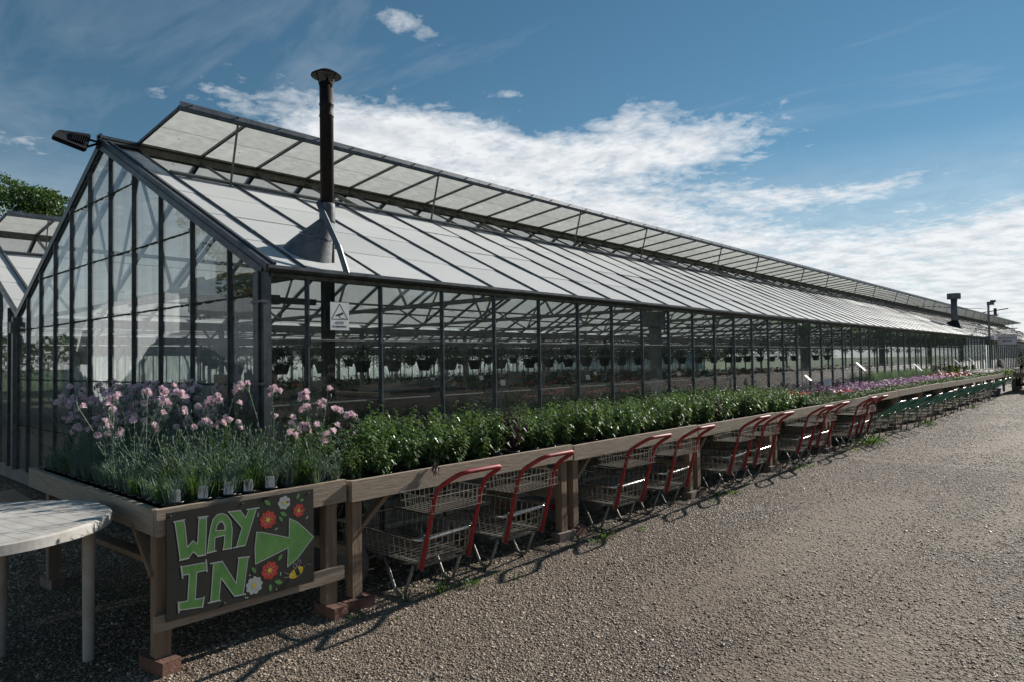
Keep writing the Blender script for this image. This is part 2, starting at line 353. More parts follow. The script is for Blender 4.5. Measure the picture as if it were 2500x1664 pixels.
# ------------------------------------------------------------------ ground
def ground_material():
    m = bpy.data.materials.new('gravel_ground'); m.use_nodes = True; g = N(m.node_tree); bs = m.node_tree.nodes['Principled BSDF']
    tco = g.new('ShaderNodeTexCoord').outputs['Object']
    big = g.noise(tco, 0.45, 5, 0.6); med = g.noise(tco, 3.0, 5, 0.65)
    vor = g.new('ShaderNodeTexVoronoi', {'Vector': tco, 'Scale': 75.0}); vor2 = g.new('ShaderNodeTexVoronoi', {'Vector': tco, 'Scale': 38.0})
    stone = g.ramp(g.new('ShaderNodeSeparateColor', {0: vor.outputs['Color']}).outputs[0],
                   [(0.0, (0.106, 0.080, 0.059)), (0.35, (0.175, 0.134, 0.099)), (0.7, (0.248, 0.196, 0.148)), (1.0, (0.380, 0.315, 0.249))])
    dust = g.mixc(g.ramp(med, [(0.35, 0.0), (0.7, 1.0)]), (0.159, 0.117, 0.085), (0.225, 0.170, 0.126))
    c = g.mixc(g.ramp(big, [(0.38, 0.25), (0.62, 0.75)]), stone, dust)
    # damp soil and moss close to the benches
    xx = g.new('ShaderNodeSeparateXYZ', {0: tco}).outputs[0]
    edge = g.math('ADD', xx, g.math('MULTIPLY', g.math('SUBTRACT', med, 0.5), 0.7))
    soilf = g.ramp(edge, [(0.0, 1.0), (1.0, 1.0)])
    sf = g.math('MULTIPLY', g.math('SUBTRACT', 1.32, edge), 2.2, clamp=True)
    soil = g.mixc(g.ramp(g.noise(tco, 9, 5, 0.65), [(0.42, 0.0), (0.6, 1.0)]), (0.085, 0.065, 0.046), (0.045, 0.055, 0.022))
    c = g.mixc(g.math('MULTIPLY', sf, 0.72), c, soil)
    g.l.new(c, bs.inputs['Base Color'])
    bs.inputs['Roughness'].default_value = 0.8; bs.inputs['Specular IOR Level'].default_value = 0.25
    h = g.math('ADD', g.math('MULTIPLY', vor.outputs['Distance'], -0.5), g.math('MULTIPLY', vor2.outputs['Distance'], -0.8))
    h = g.math('ADD', h, g.math('MULTIPLY', g.noise(tco, 160, 3, 0.6), 0.4))
    b1 = g.new('ShaderNodeBump', {'Height': h, 'Strength': 1.0, 'Distance': 0.012}).outputs[0]
    b2 = g.new('ShaderNodeBump', {'Height': med, 'Strength': 0.6, 'Distance': 0.04, 'Normal': b1}).outputs[0]
    g.l.new(b2, bs.inputs['Normal'])
    return m
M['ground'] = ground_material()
def ground_h(x, y):
    return (np.sin(x*1.7+0.6)*np.cos(y*1.1)*0.006 + np.sin(x*0.6+y*0.45)*0.008)*np.clip((x-1.25)/0.7, 0, 1)
def build_ground():
    xs = np.unique(np.concatenate([np.array([-900, -300, -100, -50, -20]), np.arange(-10, 14.01, 0.25), np.array([30, 100, 300, 900])]))
    ys = np.unique(np.concatenate([np.array([-900, -300, -100, -30]), np.arange(-10, 60.01, 0.5), np.array([90, 150, 400, 900])]))
    gx, gy = np.meshgrid(xs, ys); gz = ground_h(gx, gy)
    vs = np.stack([gx.ravel(), gy.ravel(), gz.ravel()], 1).tolist(); nx = len(xs)
    fs = [(j*nx+i, j*nx+i+1, (j+1)*nx+i+1, (j+1)*nx+i) for j in range(len(ys)-1) for i in range(nx-1)]
    me = bpy.data.meshes.new('ground'); me.from_pydata(vs, [], fs); me.materials.append(M['ground'])
    me.polygons.foreach_set('use_smooth', [True]*len(me.polygons))
    tag(link('ground', me), kind='structure')
build_ground()
fl = MB().box(-35.7, -0.06, 0.06, 74, -0.05, 0.012); tag(part(fl, 'floor', M['floor'], None), kind='structure')
M['field'] = mat('rough_grass', (0.05, 0.085, 0.02), 0.9, var=0.4, vscale=0.4, bump=0.5, bscale=8)
tag(part(MB().box(-600, -36.5, -60, 500, -0.05, 0.02), 'field', M['field'], None), kind='structure')

def pebble_material():
    m = bpy.data.materials.new('pebble'); m.use_nodes = True; g = N(m.node_tree); bs = m.node_tree.nodes['Principled BSDF']
    ri = g.new('ShaderNodeNewGeometry').outputs['Random Per Island']
    c = g.ramp(ri, [(0.0, (0.121, 0.087, 0.062)), (0.3, (0.220, 0.165, 0.119)), (0.6, (0.308, 0.235, 0.173)), (0.88, (0.407, 0.322, 0.246)), (1.0, (0.605, 0.520, 0.419))])
    g.l.new(c, bs.inputs['Base Color']); bs.inputs['Roughness'].default_value = 0.55; bs.inputs['Specular IOR Level'].default_value = 0.35
    return m
def build_pebbles():
    # density falls with the distance from the place where one stands; stones 6 to 16 mm
    base = np.array([(1,0,0),(-1,0,0),(0,1,0),(0,-1,0),(0,0,1),(0,0,-1)], float)
    tris = np.array([(0,2,4),(2,1,4),(1,3,4),(3,0,4),(2,0,5),(1,2,5),(3,1,5),(0,3,5)])
    regions = [(0.9, 3.2, -2.3, 1.2, 80000, 0.0052), (1.9, 4.7, -0.6, 4.0, 62000, 0.0053), (1.1, 2.2, 1.0, 5.0, 28000, 0.0054),
               (-1.6, 1.1, -2.3, 0.4, 28000, 0.0056), (1.0, 4.6, 3.6, 9.0, 76000, 0.0058), (1.0, 4.2, 9.0, 20, 50000, 0.0072), (-0.2, 1.1, 0.0, 10, 14000, 0.009),
               (1.0, 3.6, 20, 38, 20000, 0.0095), (-8, -1.2, -2.0, -0.1, 16000, 0.010)]
    P = []; S = []
    for x0, x1, y0, y1, n, s in regions:
        px = RNG.uniform(x0, x1, n*2); py = RNG.uniform(y0, y1, n*2)
        # compacted bare patches between drifts of loose stones
        q = np.sin(px*1.9+py*0.55+.6)+np.sin(py*0.9-px*1.3+1.0)+np.sin(px*5.3+py*1.1+2)*np.sin(py*3.1)*0.7
        q = q + 1.3*np.exp(-((px-2.55-.04*py)/.22)**2) + 1.3*np.exp(-((px-3.75-.03*py)/.25)**2) - .15
        bare = np.clip((px-1.75)*1.4, 0, 1)
        edge_ = np.minimum(np.minimum((px-x0)/0.25, (x1-px)/0.25), np.minimum((py-y0)/0.4, (y1-py)/0.4))
        keep = RNG.uniform(0, 1, n*2) < 0.62*(1-bare*np.clip(0.40+q*0.28, 0, 0.80))*np.clip(edge_+.35, 0, 1)
        px, py = px[keep], py[keep]
        P.append(np.stack([px, py, ground_h(px, py)], 1)); S.append(s*RNG.lognormal(0, 0.38, len(px)))
    P = np.concatenate(P); S = np.clip(np.concatenate(S), 0.003, 0.02); n = len(P)
    sc = np.stack([S*RNG.uniform(0.8, 1.4, n), S*RNG.uniform(0.7, 1.1, n), S*RNG.uniform(0.35, 0.62, n)], 1)
    a = RNG.uniform(0, 2*PI, n); jit = RNG.uniform(0.75, 1.2, (n, 6, 1))
    V = base[None]*jit*sc[:, None, :]
    ca, sa = np.cos(a)[:, None], np.sin(a)[:, None]
    tilt = RNG.uniform(-0.5, 0.5, n)[:, None]
    x = V[:,:,0]*ca - V[:,:,1]*sa; y = V[:,:,0]*sa + V[:,:,1]*ca; z = V[:,:,2] + V[:,:,0]*tilt
    V = np.stack([x, y, z], 2) + P[:, None, :]; V[:,:,2] += (sc[:, 2]*0.30)[:, None]
    F = (tris[None] + (np.arange(n)*6)[:, None, None]).reshape(-1, 3)
    me = bpy.data.meshes.new('gravel'); me.vertices.add(n*6); me.vertices.foreach_set('co', V.astype(np.float32).ravel())
    nf = len(F); me.loops.add(nf*3); me.polygons.add(nf)
    me.polygons.foreach_set('loop_start', np.arange(0, nf*3, 3, dtype=np.int32))
    me.polygons.foreach_set('loop_total', np.full(nf, 3, dtype=np.int32)) if False else None
    me.loops.foreach_set('vertex_index', F.astype(np.int32).ravel())
    me.update(calc_edges=True); me.materials.append(pebble_material())
    me.polygons.foreach_set('use_smooth', [True]*nf)
    tag(link('gravel', me), 'loose tan and grey pebbles strewn over the gravel track', 'gravel', kind='stuff')
build_pebbles()

# ------------------------------------------------------------------ greenhouse
HE, ZA, W, S_, S0 = 2.337, 4.073, 7.138, 0.7159, 0.341
ZR = 4.13; SLOPE = (ZA-HE)/(W/2)
XW = -2.61                                  # where the glazed slope ends and the vent opening begins
YE = 35.03                                  # end of the first long run of glazing
YEND = 74.2
def rz(x): return HE - SLOPE*x
def roof_pt(x, y, off=0.0):                 # point on the slope that faces the track, lifted by off along its normal
    n = Vector((SLOPE, 0, 1)).normalized(); return Vector((x, y, rz(x))) + n*off
nbars = int((YEND-S0)/S_)+1
ybar = [S0 + S_*i for i in range(nbars)]
nfront = len([y for y in ybar if y < YE+0.01])

gh = empty('greenhouse', (0, 0, 0), 'long glasshouse with whitewashed roof, open ridge vent and glazed wall beside the benches', 'greenhouse')
# base wall
part(MB().box(-0.10, 0.05, -0.03, YEND, 0.0, 0.17).box(-W, -0.10, -0.03, 0.05, 0.0, 0.17), 'base_wall', M['concrete'], gh)
# gutter: an open channel with a rolled front lip
def gutter_mesh(y0, y1):
    b = MB(); prof = [(-0.02, 2.345), (-0.02, 2.300), (0.015, 2.292), (0.075, 2.300), (0.098, 2.318), (0.098, 2.343), (0.086, 2.345), (0.084, 2.322), (0.068, 2.312), (0.0, 2.312), (-0.01, 2.345)]
    k = len(prof); vs = [(x, y0, z) for x, z in prof] + [(x, y1, z) for x, z in prof]
    b.add(vs, [(i, i+k, (i+1)%k+k, (i+1)%k) for i in range(k)] + [tuple(range(k)), tuple(range(2*k-1, k-1, -1))]); return b
part(gutter_mesh(-0.03, YEND), 'gutter', M['alu'], gh)
part(MB().box(-0.045, 0.035, 0.02, YEND, 2.262, 2.2915), 'eaves_beam', M['mould'], gh)
# corner post cluster
cp = MB().box(-0.10, -0.055, -0.055, -0.02, 0.17, 2.30).box(-0.045, -0.005, -0.065, -0.015, 0.17, 2.30).box(0.003, 0.045, -0.045, 0.0, 0.17, 2.295).box(-0.05, 0.04, -0.015, 0.02, 0.17, 2.26)
for z in (0.9, 1.45, 2.06): cp.box(-0.105, 0.05, -0.07, -0.005, z, z+0.02)
part(cp, 'corner_post', M['alu'], gh)
# front mullions and panes
def mull_mesh(z0, z1):
    b = MB().box(-0.006, 0.024, -0.014, 0.014, z0, z1).box(0.024, 0.032, -0.007, 0.007, z0, z1)
    for z in (1.285, 1.785): b.box(-0.004, 0.036, -0.018, 0.018, z-0.018, z+0.018)
    return b.mesh('mullion', M['alu'])
mm = mull_mesh(0.17, 2.262)
far_m = MB()
for i, y in enumerate(ybar):
    if i < 50: link('mullion', mm, gh, (0, y, 0))
    elif y > 38.3: far_m.box(-0.01, 0.04, y-0.02, y+0.02, 0.17, 2.262)
tag(part(far_m, 'far_mullions', M['alu'], gh), kind='stuff')
LV = [(0.17, 1.285), (1.285, 1.785), (1.785, 2.262)]
pane_meshes = [MB().box(0.008, 0.012, -S_/2+0.012, S_/2-0.012, a+0.002, b+0.012).mesh('glass_pane', M['glass']) for a, b in LV]
small = [MB().box(0.008, 0.012, 0.03, S0-0.012, a+0.002, b+0.012).mesh('glass_pane', M['glass']) for a, b in LV]
for s in small: link('glass_pane', s, gh)
far_g = MB()
for i in range(len(ybar)-1):
    yc = (ybar[i]+ybar[i+1])/2
    if i < nfront-1:
        for k, pm in enumerate(pane_meshes):
            o = link('glass_pane', pm, gh, (random.uniform(-.001, .001), yc, 0)); o.rotation_euler = (0, 0, random.gauss(0, 0.0035))
    elif yc > 38.3: far_g.box(0.008, 0.012, yc-0.34, yc+0.34, 0.17, 2.262)
tag(part(far_g, 'far_glazing', M['glass'], gh), kind='stuff')
lp = MB()
for z in (1.285, 1.785): lp.box(0.0125, 0.0145, 0.03, YE, z, z+0.011)
part(lp, 'pane_lap', M['alu2'], gh, kind='stuff')
# entrance porch at the end of the first run
pr = MB().box(0.0, 0.30, 35.1, 38.2, 2.22, 2.40)
part(pr, 'porch_canopy', M['cream'], gh)
dr = MB()
for y in (35.15, 35.7, 36.5, 37.3, 38.1): dr.box(0.02, 0.07, y-0.03, y+0.03, 0.0, 2.22)
part(dr, 'porch_frame', M['alu2'], gh)
part(MB().box(0.04, 0.045, 35.75, 38.07, 0.1, 2.2), 'sliding_door', M['glass'], gh)
# roof bars
def roof_bar_mesh(x0, x1, wd=0.026, ht=0.020, name='roof_bar', matl='alu'):
    b = MB(); p, q = roof_pt(x0, 0, ht/2), roof_pt(x1, 0, ht/2); b.bar(p, q, wd, ht, (SLOPE, 0, 1))
    b.bar(roof_pt(x0, 0, ht+0.003), roof_pt(x1, 0, ht+0.003), wd*0.5, 0.007, (SLOPE, 0, 1))
    for k in range(1, 4):
        x = x0+(x1-x0)*k/4; b.bar(roof_pt(x-.02, 0, ht/2+.004), roof_pt(x+.02, 0, ht/2+.004), wd*1.25, ht*1.1, (SLOPE, 0, 1))
    return b.mesh(name, M[matl])
rb_full = roof_bar_mesh(0.04, -W/2+0.02)
far_b = MB()
for i, y in enumerate(ybar):
    if i < 70: link('roof_bar', rb_full, gh, (0, y, 0))
    else: far_b.bar(roof_pt(0.04, y, .012), roof_pt(-W/2, y, .012), 0.026, 0.022, (SLOPE, 0, 1))
tag(part(far_b, 'far_roof_bars', M['alu'], gh), kind='stuff')
# gable edge bars (verge)
vb = MB()
vb.bar(roof_pt(0.06, -0.02, 0.02), roof_pt(-W/2, -0.02, 0.02), 0.035, 0.055, (SLOPE, 0, 1)).bar(roof_pt(0.05, 0.03, 0.035), roof_pt(-W/2, 0.03, 0.035), 0.03, 0.05, (SLOPE, 0, 1))
vb.bar(roof_pt(0.02, -0.035, -0.03), roof_pt(-W/2, -0.035, -0.03), 0.02, 0.06, (SLOPE, 0, 1))
part(vb, 'verge_bar', M['alu'], gh)
vb = MB()
for yy, off, wd, ht in ((-0.02, 0.02, 0.035, 0.055), (0.03, 0.03, 0.03, 0.05), (-0.035, -0.035, 0.02, 0.05)):
    a = Vector((-W-0.0, yy, HE+off)); b = Vector((-W/2, yy, ZA+off)); vb.bar(a, b, wd, ht, (-SLOPE, 0, 1))
part(vb, 'verge_bar', M['alu'], gh)
# roof panes, four rows below the vent opening; two extra rows in the closed first half bay
rows = [(0.045, -0.62), (-0.62, -1.285), (-1.285, -1.95), (-1.95, XW)]
def rpane(x0, x1, wd, mt, name='roof_pane', lap=0.02):
    a = roof_pt(x0, -wd/2+0.006, 0.010); b = roof_pt(x0, wd/2-0.006, 0.010); c = roof_pt(x1-lap, wd/2-0.006, 0.004); d = roof_pt(x1-lap, -wd/2+0.006, 0.004)
    return MB().slab(a, b, c, d, 0.004).mesh(name, mt)
rp = [rpane(a, b, S_, M['wash']) for a, b in rows]; rpd = [rpane(a, b, S_, M['dark_glass']) for a, b in rows]
rps = [rpane(a, b, S0-0.03, M['wash']) for a, b in rows + [(XW, -3.08), (-3.08, -3.54)]]
for s in rps[:5]: link('roof_pane', s, gh, (0, S0/2+0.01, 0))
link('roof_pane', rps[5], gh, (0, S0/2+0.01, 0))
far_r = MB(); far_d = MB()
for i in range(len(ybar)-1):
    yc = (ybar[i]+ybar[i+1])/2
    for k, (x0, x1) in enumerate(rows):
        lim = 36.0 - k*2.4 + (2.0 if (i*7+k*3) % 5 == 0 else 0) - (1.2 if (i+k) % 3 == 0 else 0)
        dark = yc > lim
        if i < 52: link('roof_pane', (rpd if dark else rp)[k], gh, (0, yc, 0)).rotation_euler = (0, random.gauss(0, 0.0012), 0)
        else:
            a, b, c, d = roof_pt(x0, yc-.35, .01), roof_pt(x0, yc+.35, .01), roof_pt(x1, yc+.35, .004), roof_pt(x1, yc-.35, .004)
            (far_d if dark else far_r).slab(a, b, c, d, 0.004)
if far_r.v: tag(part(far_r, 'far_roof_glazing', M['wash'], gh), kind='stuff')
tag(part(far_d, 'far_dark_glazing', M['dark_glass'], gh), kind='stuff')
# flashing along the top of the panes, ridge beam
part(MB().bar(roof_pt(XW-0.01, S0, 0.03), roof_pt(XW-0.01, YEND, 0.03), 0.075, 0.03, (SLOPE, 0, 1)), 'top_flashing', M['alu'], gh)
part(MB().box(-W/2-0.05, -W/2+0.05, 0.0, YEND, 4.035, 4.125).box(-W/2-0.035, -W/2+0.075, S0, YEND, 4.125, 4.15), 'ridge_beam', M['mould'], gh)
rc = MB().bar((-W/2+0.02, -0.05, 4.135), (-W/2+0.02, S0+0.03, 4.135), 0.09, 0.03)
rc.slab(roof_pt(-W/2+.02, -0.04, .045), roof_pt(-W/2+.02, S0+0.02, .045), roof_pt(-W/2+.12, S0+0.02, .045), roof_pt(-W/2+.12, -0.04, .045), 0.01).box(-W/2-.06, -W/2+.06, -0.05, -0.03, 4.08, 4.17)
part(rc, 'ridge_cap', M['alu'], gh)
# far gable end
part(MB().box(-W, 0, YEND, YEND+0.03, 0.0, HE).prism([(-W, YEND, HE), (0, YEND, HE), (-W/2, YEND, ZA)], 0.03), 'end_gable', M['glass_far'], gh)

# continuous ridge vent, propped open
VX, VZ = -W/2+1.195, 4.262
HX, HZ = -W/2+0.03, 4.135
vent = part(MB().bar((HX, S0, HZ), (HX, YEND, HZ), 0.05, 0.03), 'ridge_vent', M['alu'], gh)
vd = Vector((VX-HX, 0, VZ-HZ)); vn = Vector((-vd.z, 0, vd.x)).normalized()
def vp(t, y, off=0.0): return Vector((HX, y, HZ)) + vd*t + vn*off
tr = MB(); a, b = vp(1.0, S0-0.01), vp(1.0, YEND)
tr.bar(a, b, 0.05, 0.045, vn).bar(vp(1.025, S0-0.01, 0.028), vp(1.025, YEND, 0.028), 0.012, 0.055, vn).bar(vp(0.97, S0, 0.03), vp(0.97, YEND, 0.03), 0.05, 0.012, vn)
for k in range(120): tr.bar(vp(1.034, S0+.1+k*.5, .035), vp(1.037, S0+.1+k*.5+.012, .035), 0.012, 0.012, vn)
part(tr, 'vent_rail', M['alu'], vent)
vb_me = MB().bar(vp(0.0, 0, 0.0), vp(0.985, 0, 0.0), 0.028, 0.030, vn).mesh('vent_bar', M['alu'])
vpan = []
for t0, t1 in ((0.02, 0.5), (0.49, 0.97)):
    vpan.append(MB().slab(vp(t0, -S_/2+.012, .012), vp(t1, -S_/2+.012, .012), vp(t1, S_/2-.012, .012), vp(t0, S_/2-.012, .012), -0.004).mesh('vent_pane', M['vent']))
far_v = MB(); far_vg = MB()
link('vent_bar', vb_me, vent, (0, S0+0.0, 0))
for i, y in enumerate(ybar):
    if i < 60:
        if i: link('vent_bar', vb_me, vent, (0, y, 0))
        if i < nbars-1:
            for p_ in vpan: link('vent_pane', p_, vent, (0, y+S_/2, 0))
    else:
        far_v.bar(vp(0, y), vp(1, y), 0.026, 0.028, vn)
        if i < nbars-1: far_vg.slab(vp(.02, y+.01, .012), vp(.97, y+.01, .012), vp(.97, y+S_-.01, .012), vp(.02, y+S_-.01, .012), -0.004)
tag(part(far_v, 'far_vent_bars', M['alu'], vent), kind='stuff'); tag(part(far_vg, 'far_vent_glazing', M['vent'], vent), kind='stuff')
strut_y = [0.96, 3.91, 7.31, 9.58, 13.02, 15.26, 18.67, 20.95, 24.12, 26.51, 29.83, 31.97, 35.18, 37.41] + [40.9+i*2.83 for i in range(11)]
def strut_mesh():
    b = MB(); p, q = Vector((VX+0.0, 0, VZ-0.02)), Vector((-2.62, 0, 3.36)); b.bar(p, q, 0.016, 0.022)
    for k in range(24):
        c = p.lerp(q, (k+.5)/24); b.box(c.x-.016, c.x+.0, -.006, .006, c.z-.006, c.z+.006)
    return b.mesh('vent_strut', M['mould'])
sm_ = strut_mesh()
for y in strut_y: link('vent_strut', sm_, vent, (0, y, 0))

# gable wall
GM = [-0.551, -1.245, -1.935, -2.61, -3.285, -3.95, -4.61, -5.265, -5.90, -6.517, -7.02]
def gz(x): return (rz(x) if x > -W/2 else HE + SLOPE*(x+W))
for x in GM:
    b = MB().box(-0.015, 0.015, -0.030, 0.0, 0.17, gz(x)-0.02).box(-0.007, 0.007, -0.038, -0.030, 0.17, gz(x)-0.02)
    for z in (0.8, 1.448, 2.135, 2.78, 3.46):
        if z < gz(x)-0.1: b.box(-0.019, 0.019, -0.042, -0.014, z-0.02, z+0.02)
    part(b, 'gable_mullion', M['alu'], gh, loc=(x, 0, 0))
edges = [-0.03] + GM + [-W+0.03]
GL = [0.17, 0.80, 1.448, 2.135, 2.78, 3.46, 4.2]
for x1, x0 in zip(edges[:-1], edges[1:]):
    xa, xb_ = x0+0.012, x1-0.012
    for z0, z1 in zip(GL[:-1], GL[1:]):
        ta, tb = gz(xa)-0.02, gz(xb_)-0.02
        pts = [(xa, min(z1, ta)), (xa, z0), (xb_, z0), (xb_, min(z1, tb))]
        if z0 >= max(ta, tb): continue
        poly = [(xa, z0), (xb_, z0)]
        if tb < z0: poly = [(xa, z0), (xa+(xb_-xa)*(ta-z0)/(ta-tb), z0)]
        if ta < z0: poly = [(xb_-(xb_-xa)*(tb-z0)/(tb-ta), z0), (xb_, z0)]
        if tb > z0: poly.append((xb_, min(z1, tb)))
        if xa < -W/2 < xb_ and z1 > ZA-0.05: poly.append((-W/2, ZA-0.02))
        elif (ta-z1)*(tb-z1) < 0:
            poly.append((xa+(xb_-xa)*(ta-z1)/(ta-tb), z1))
        if ta > z0: poly.append((xa, min(z1, ta)))
        cl = [poly[0]]
        for p in poly[1:]:
            if abs(p[0]-cl[-1][0])+abs(p[1]-cl[-1][1]) > 1e-4: cl.append(p)
        if len(cl) >= 3: part(MB().prism([(p[0], -0.012, p[1]) for p in cl], 0.004), 'gable_pane', M['glass_gable'], gh)
sm = MB()
for z in GL[1:-1]:
    for x1, x0 in zip(edges[:-1], edges[1:]):
        if z < min(gz(x0), gz(x1)):
            n = 14
            for k in range(n):
                a, b = x0+(x1-x0)*k/n, x0+(x1-x0)*(k+1)/n; t = random.uniform(.003, .008); sm.box(a, b, -0.020, -0.013, z-t-random.uniform(0, .008), z+t)
part(sm, 'algae_seam', M['algae'], gh, kind='stuff')

# inner structure of the front span: stanchions, trusses, purlins
def truss(b, xo, y):
    b.bar((xo, y, 2.30), (xo-W, y, 2.30), 0.035, 0.05)
    top = lambda t: Vector((xo-W*t, y, HE+(ZA-HE)*(1-abs(2*t-1))-0.06))
    bot = lambda t: Vector((xo-W*t, y, 2.30))
    for a, c in ((0.0, 0.14), (0.28, 0.14), (0.28, 0.40), (0.5, 0.40), (0.5, 0.60), (0.72, 0.60), (0.72, 0.86), (1.0, 0.86)):
        b.bar(bot(a), top(c), 0.022, 0.03)
    b.bar(top(0.0), top(0.5), 0.04, 0.05).bar(top(0.5), top(1.0), 0.04, 0.05)
def inner(parent, xo, ylast=60, front=False):
    k = 0; y = 0.12
    while y < ylast:
        b = MB(); truss(b, xo, y); part(b, 'roof_truss', M['beam'], parent)
        y = 3.0*(k+1); k += 1
    k = 0; y = 0.12
    while y < ylast:
        pb = MB().box(xo-W-0.035, xo-W+0.035, y-0.035, y+0.035, 0.0, 2.2).box(xo-W-0.12, xo-W+0.12, y-.05, y+.05, 1.86, 2.05)
        pb.bar((xo-W, y, 1.75), (xo-W+0.75, y, 2.28), 0.03).bar((xo-W, y, 1.75), (xo-W-0.75, y, 2.28), 0.03)
        part(pb, 'stanchion', M['beam'], parent); k += 1; y = 3.0*k
    gb = MB().box(xo-W-0.11, xo-W+0.11, 0.0, YEND, 2.20, 2.33)
    part(gb, 'valley_gutter', M['beam'], parent)
    pl = MB()
    for t in (0.25, 0.75): pl.bar((xo-W*t, 0, 2.62 if False else HE+(ZA-HE)*0.5-0.07), (xo-W*t, YEND, HE+(ZA-HE)*0.5-0.07), 0.04, 0.05)
    for yy in np.arange(0.2, ylast, 1.5):     # heating pipes and wires hung below the trusses
        pass
    for xx, zz_ in ((-1.2, 2.22), (-2.4, 2.24), (-4.1, 2.22), (-5.6, 2.23)): pl.bar((xo+xx, 0.1, zz_), (xo+xx, ylast, zz_), 0.02, 0.02)
    part(pl, 'purlin', M['beam'], parent)
inner(gh, 0.0)
for y in (6.0, 12.0, 18.0, 24.0, 30.0):
    b = MB().box(-0.22, -0.10, y-0.07, y+0.07, 0.0, 2.26).box(-0.30, -0.05, y-0.10, y+0.10, 2.05, 2.26)
    part(b, 'stanchion', M['beam'], gh)
def back_slope(parent, xo, ylast=YEND):
    pane = MB(); bars = MB(); n = 5
    P0 = lambda x, y, o=0.0: Vector((xo+x, y, HE+SLOPE*(x+W)+o))
    k = -1; ys = [0.02]+ybar
    for y0, y1 in zip(ys[:-1], ys[1:]):
        for j in range(n):
            xa = -W+0.06+(W/2-0.08)*j/n; xb2 = -W+0.06+(W/2-0.08)*(j+1)/n
            pane.slab(P0(xb2-.008, y0+.01, .006), P0(xb2-.008, y1-.01, .006), P0(xa, y1-.01, .012), P0(xa, y0+.01, .012), -0.004)
        bars.bar(P0(-W, y1, .0), P0(-W/2, y1, .0), 0.034, 0.045, (-SLOPE, 0, 1))
    tag(part(pane, 'back_roof_glazing', M['wash_back'], parent), kind='stuff'); tag(part(bars, 'back_roof_bars', M['alu'], parent), kind='stuff')
back_slope(gh, 0.0)

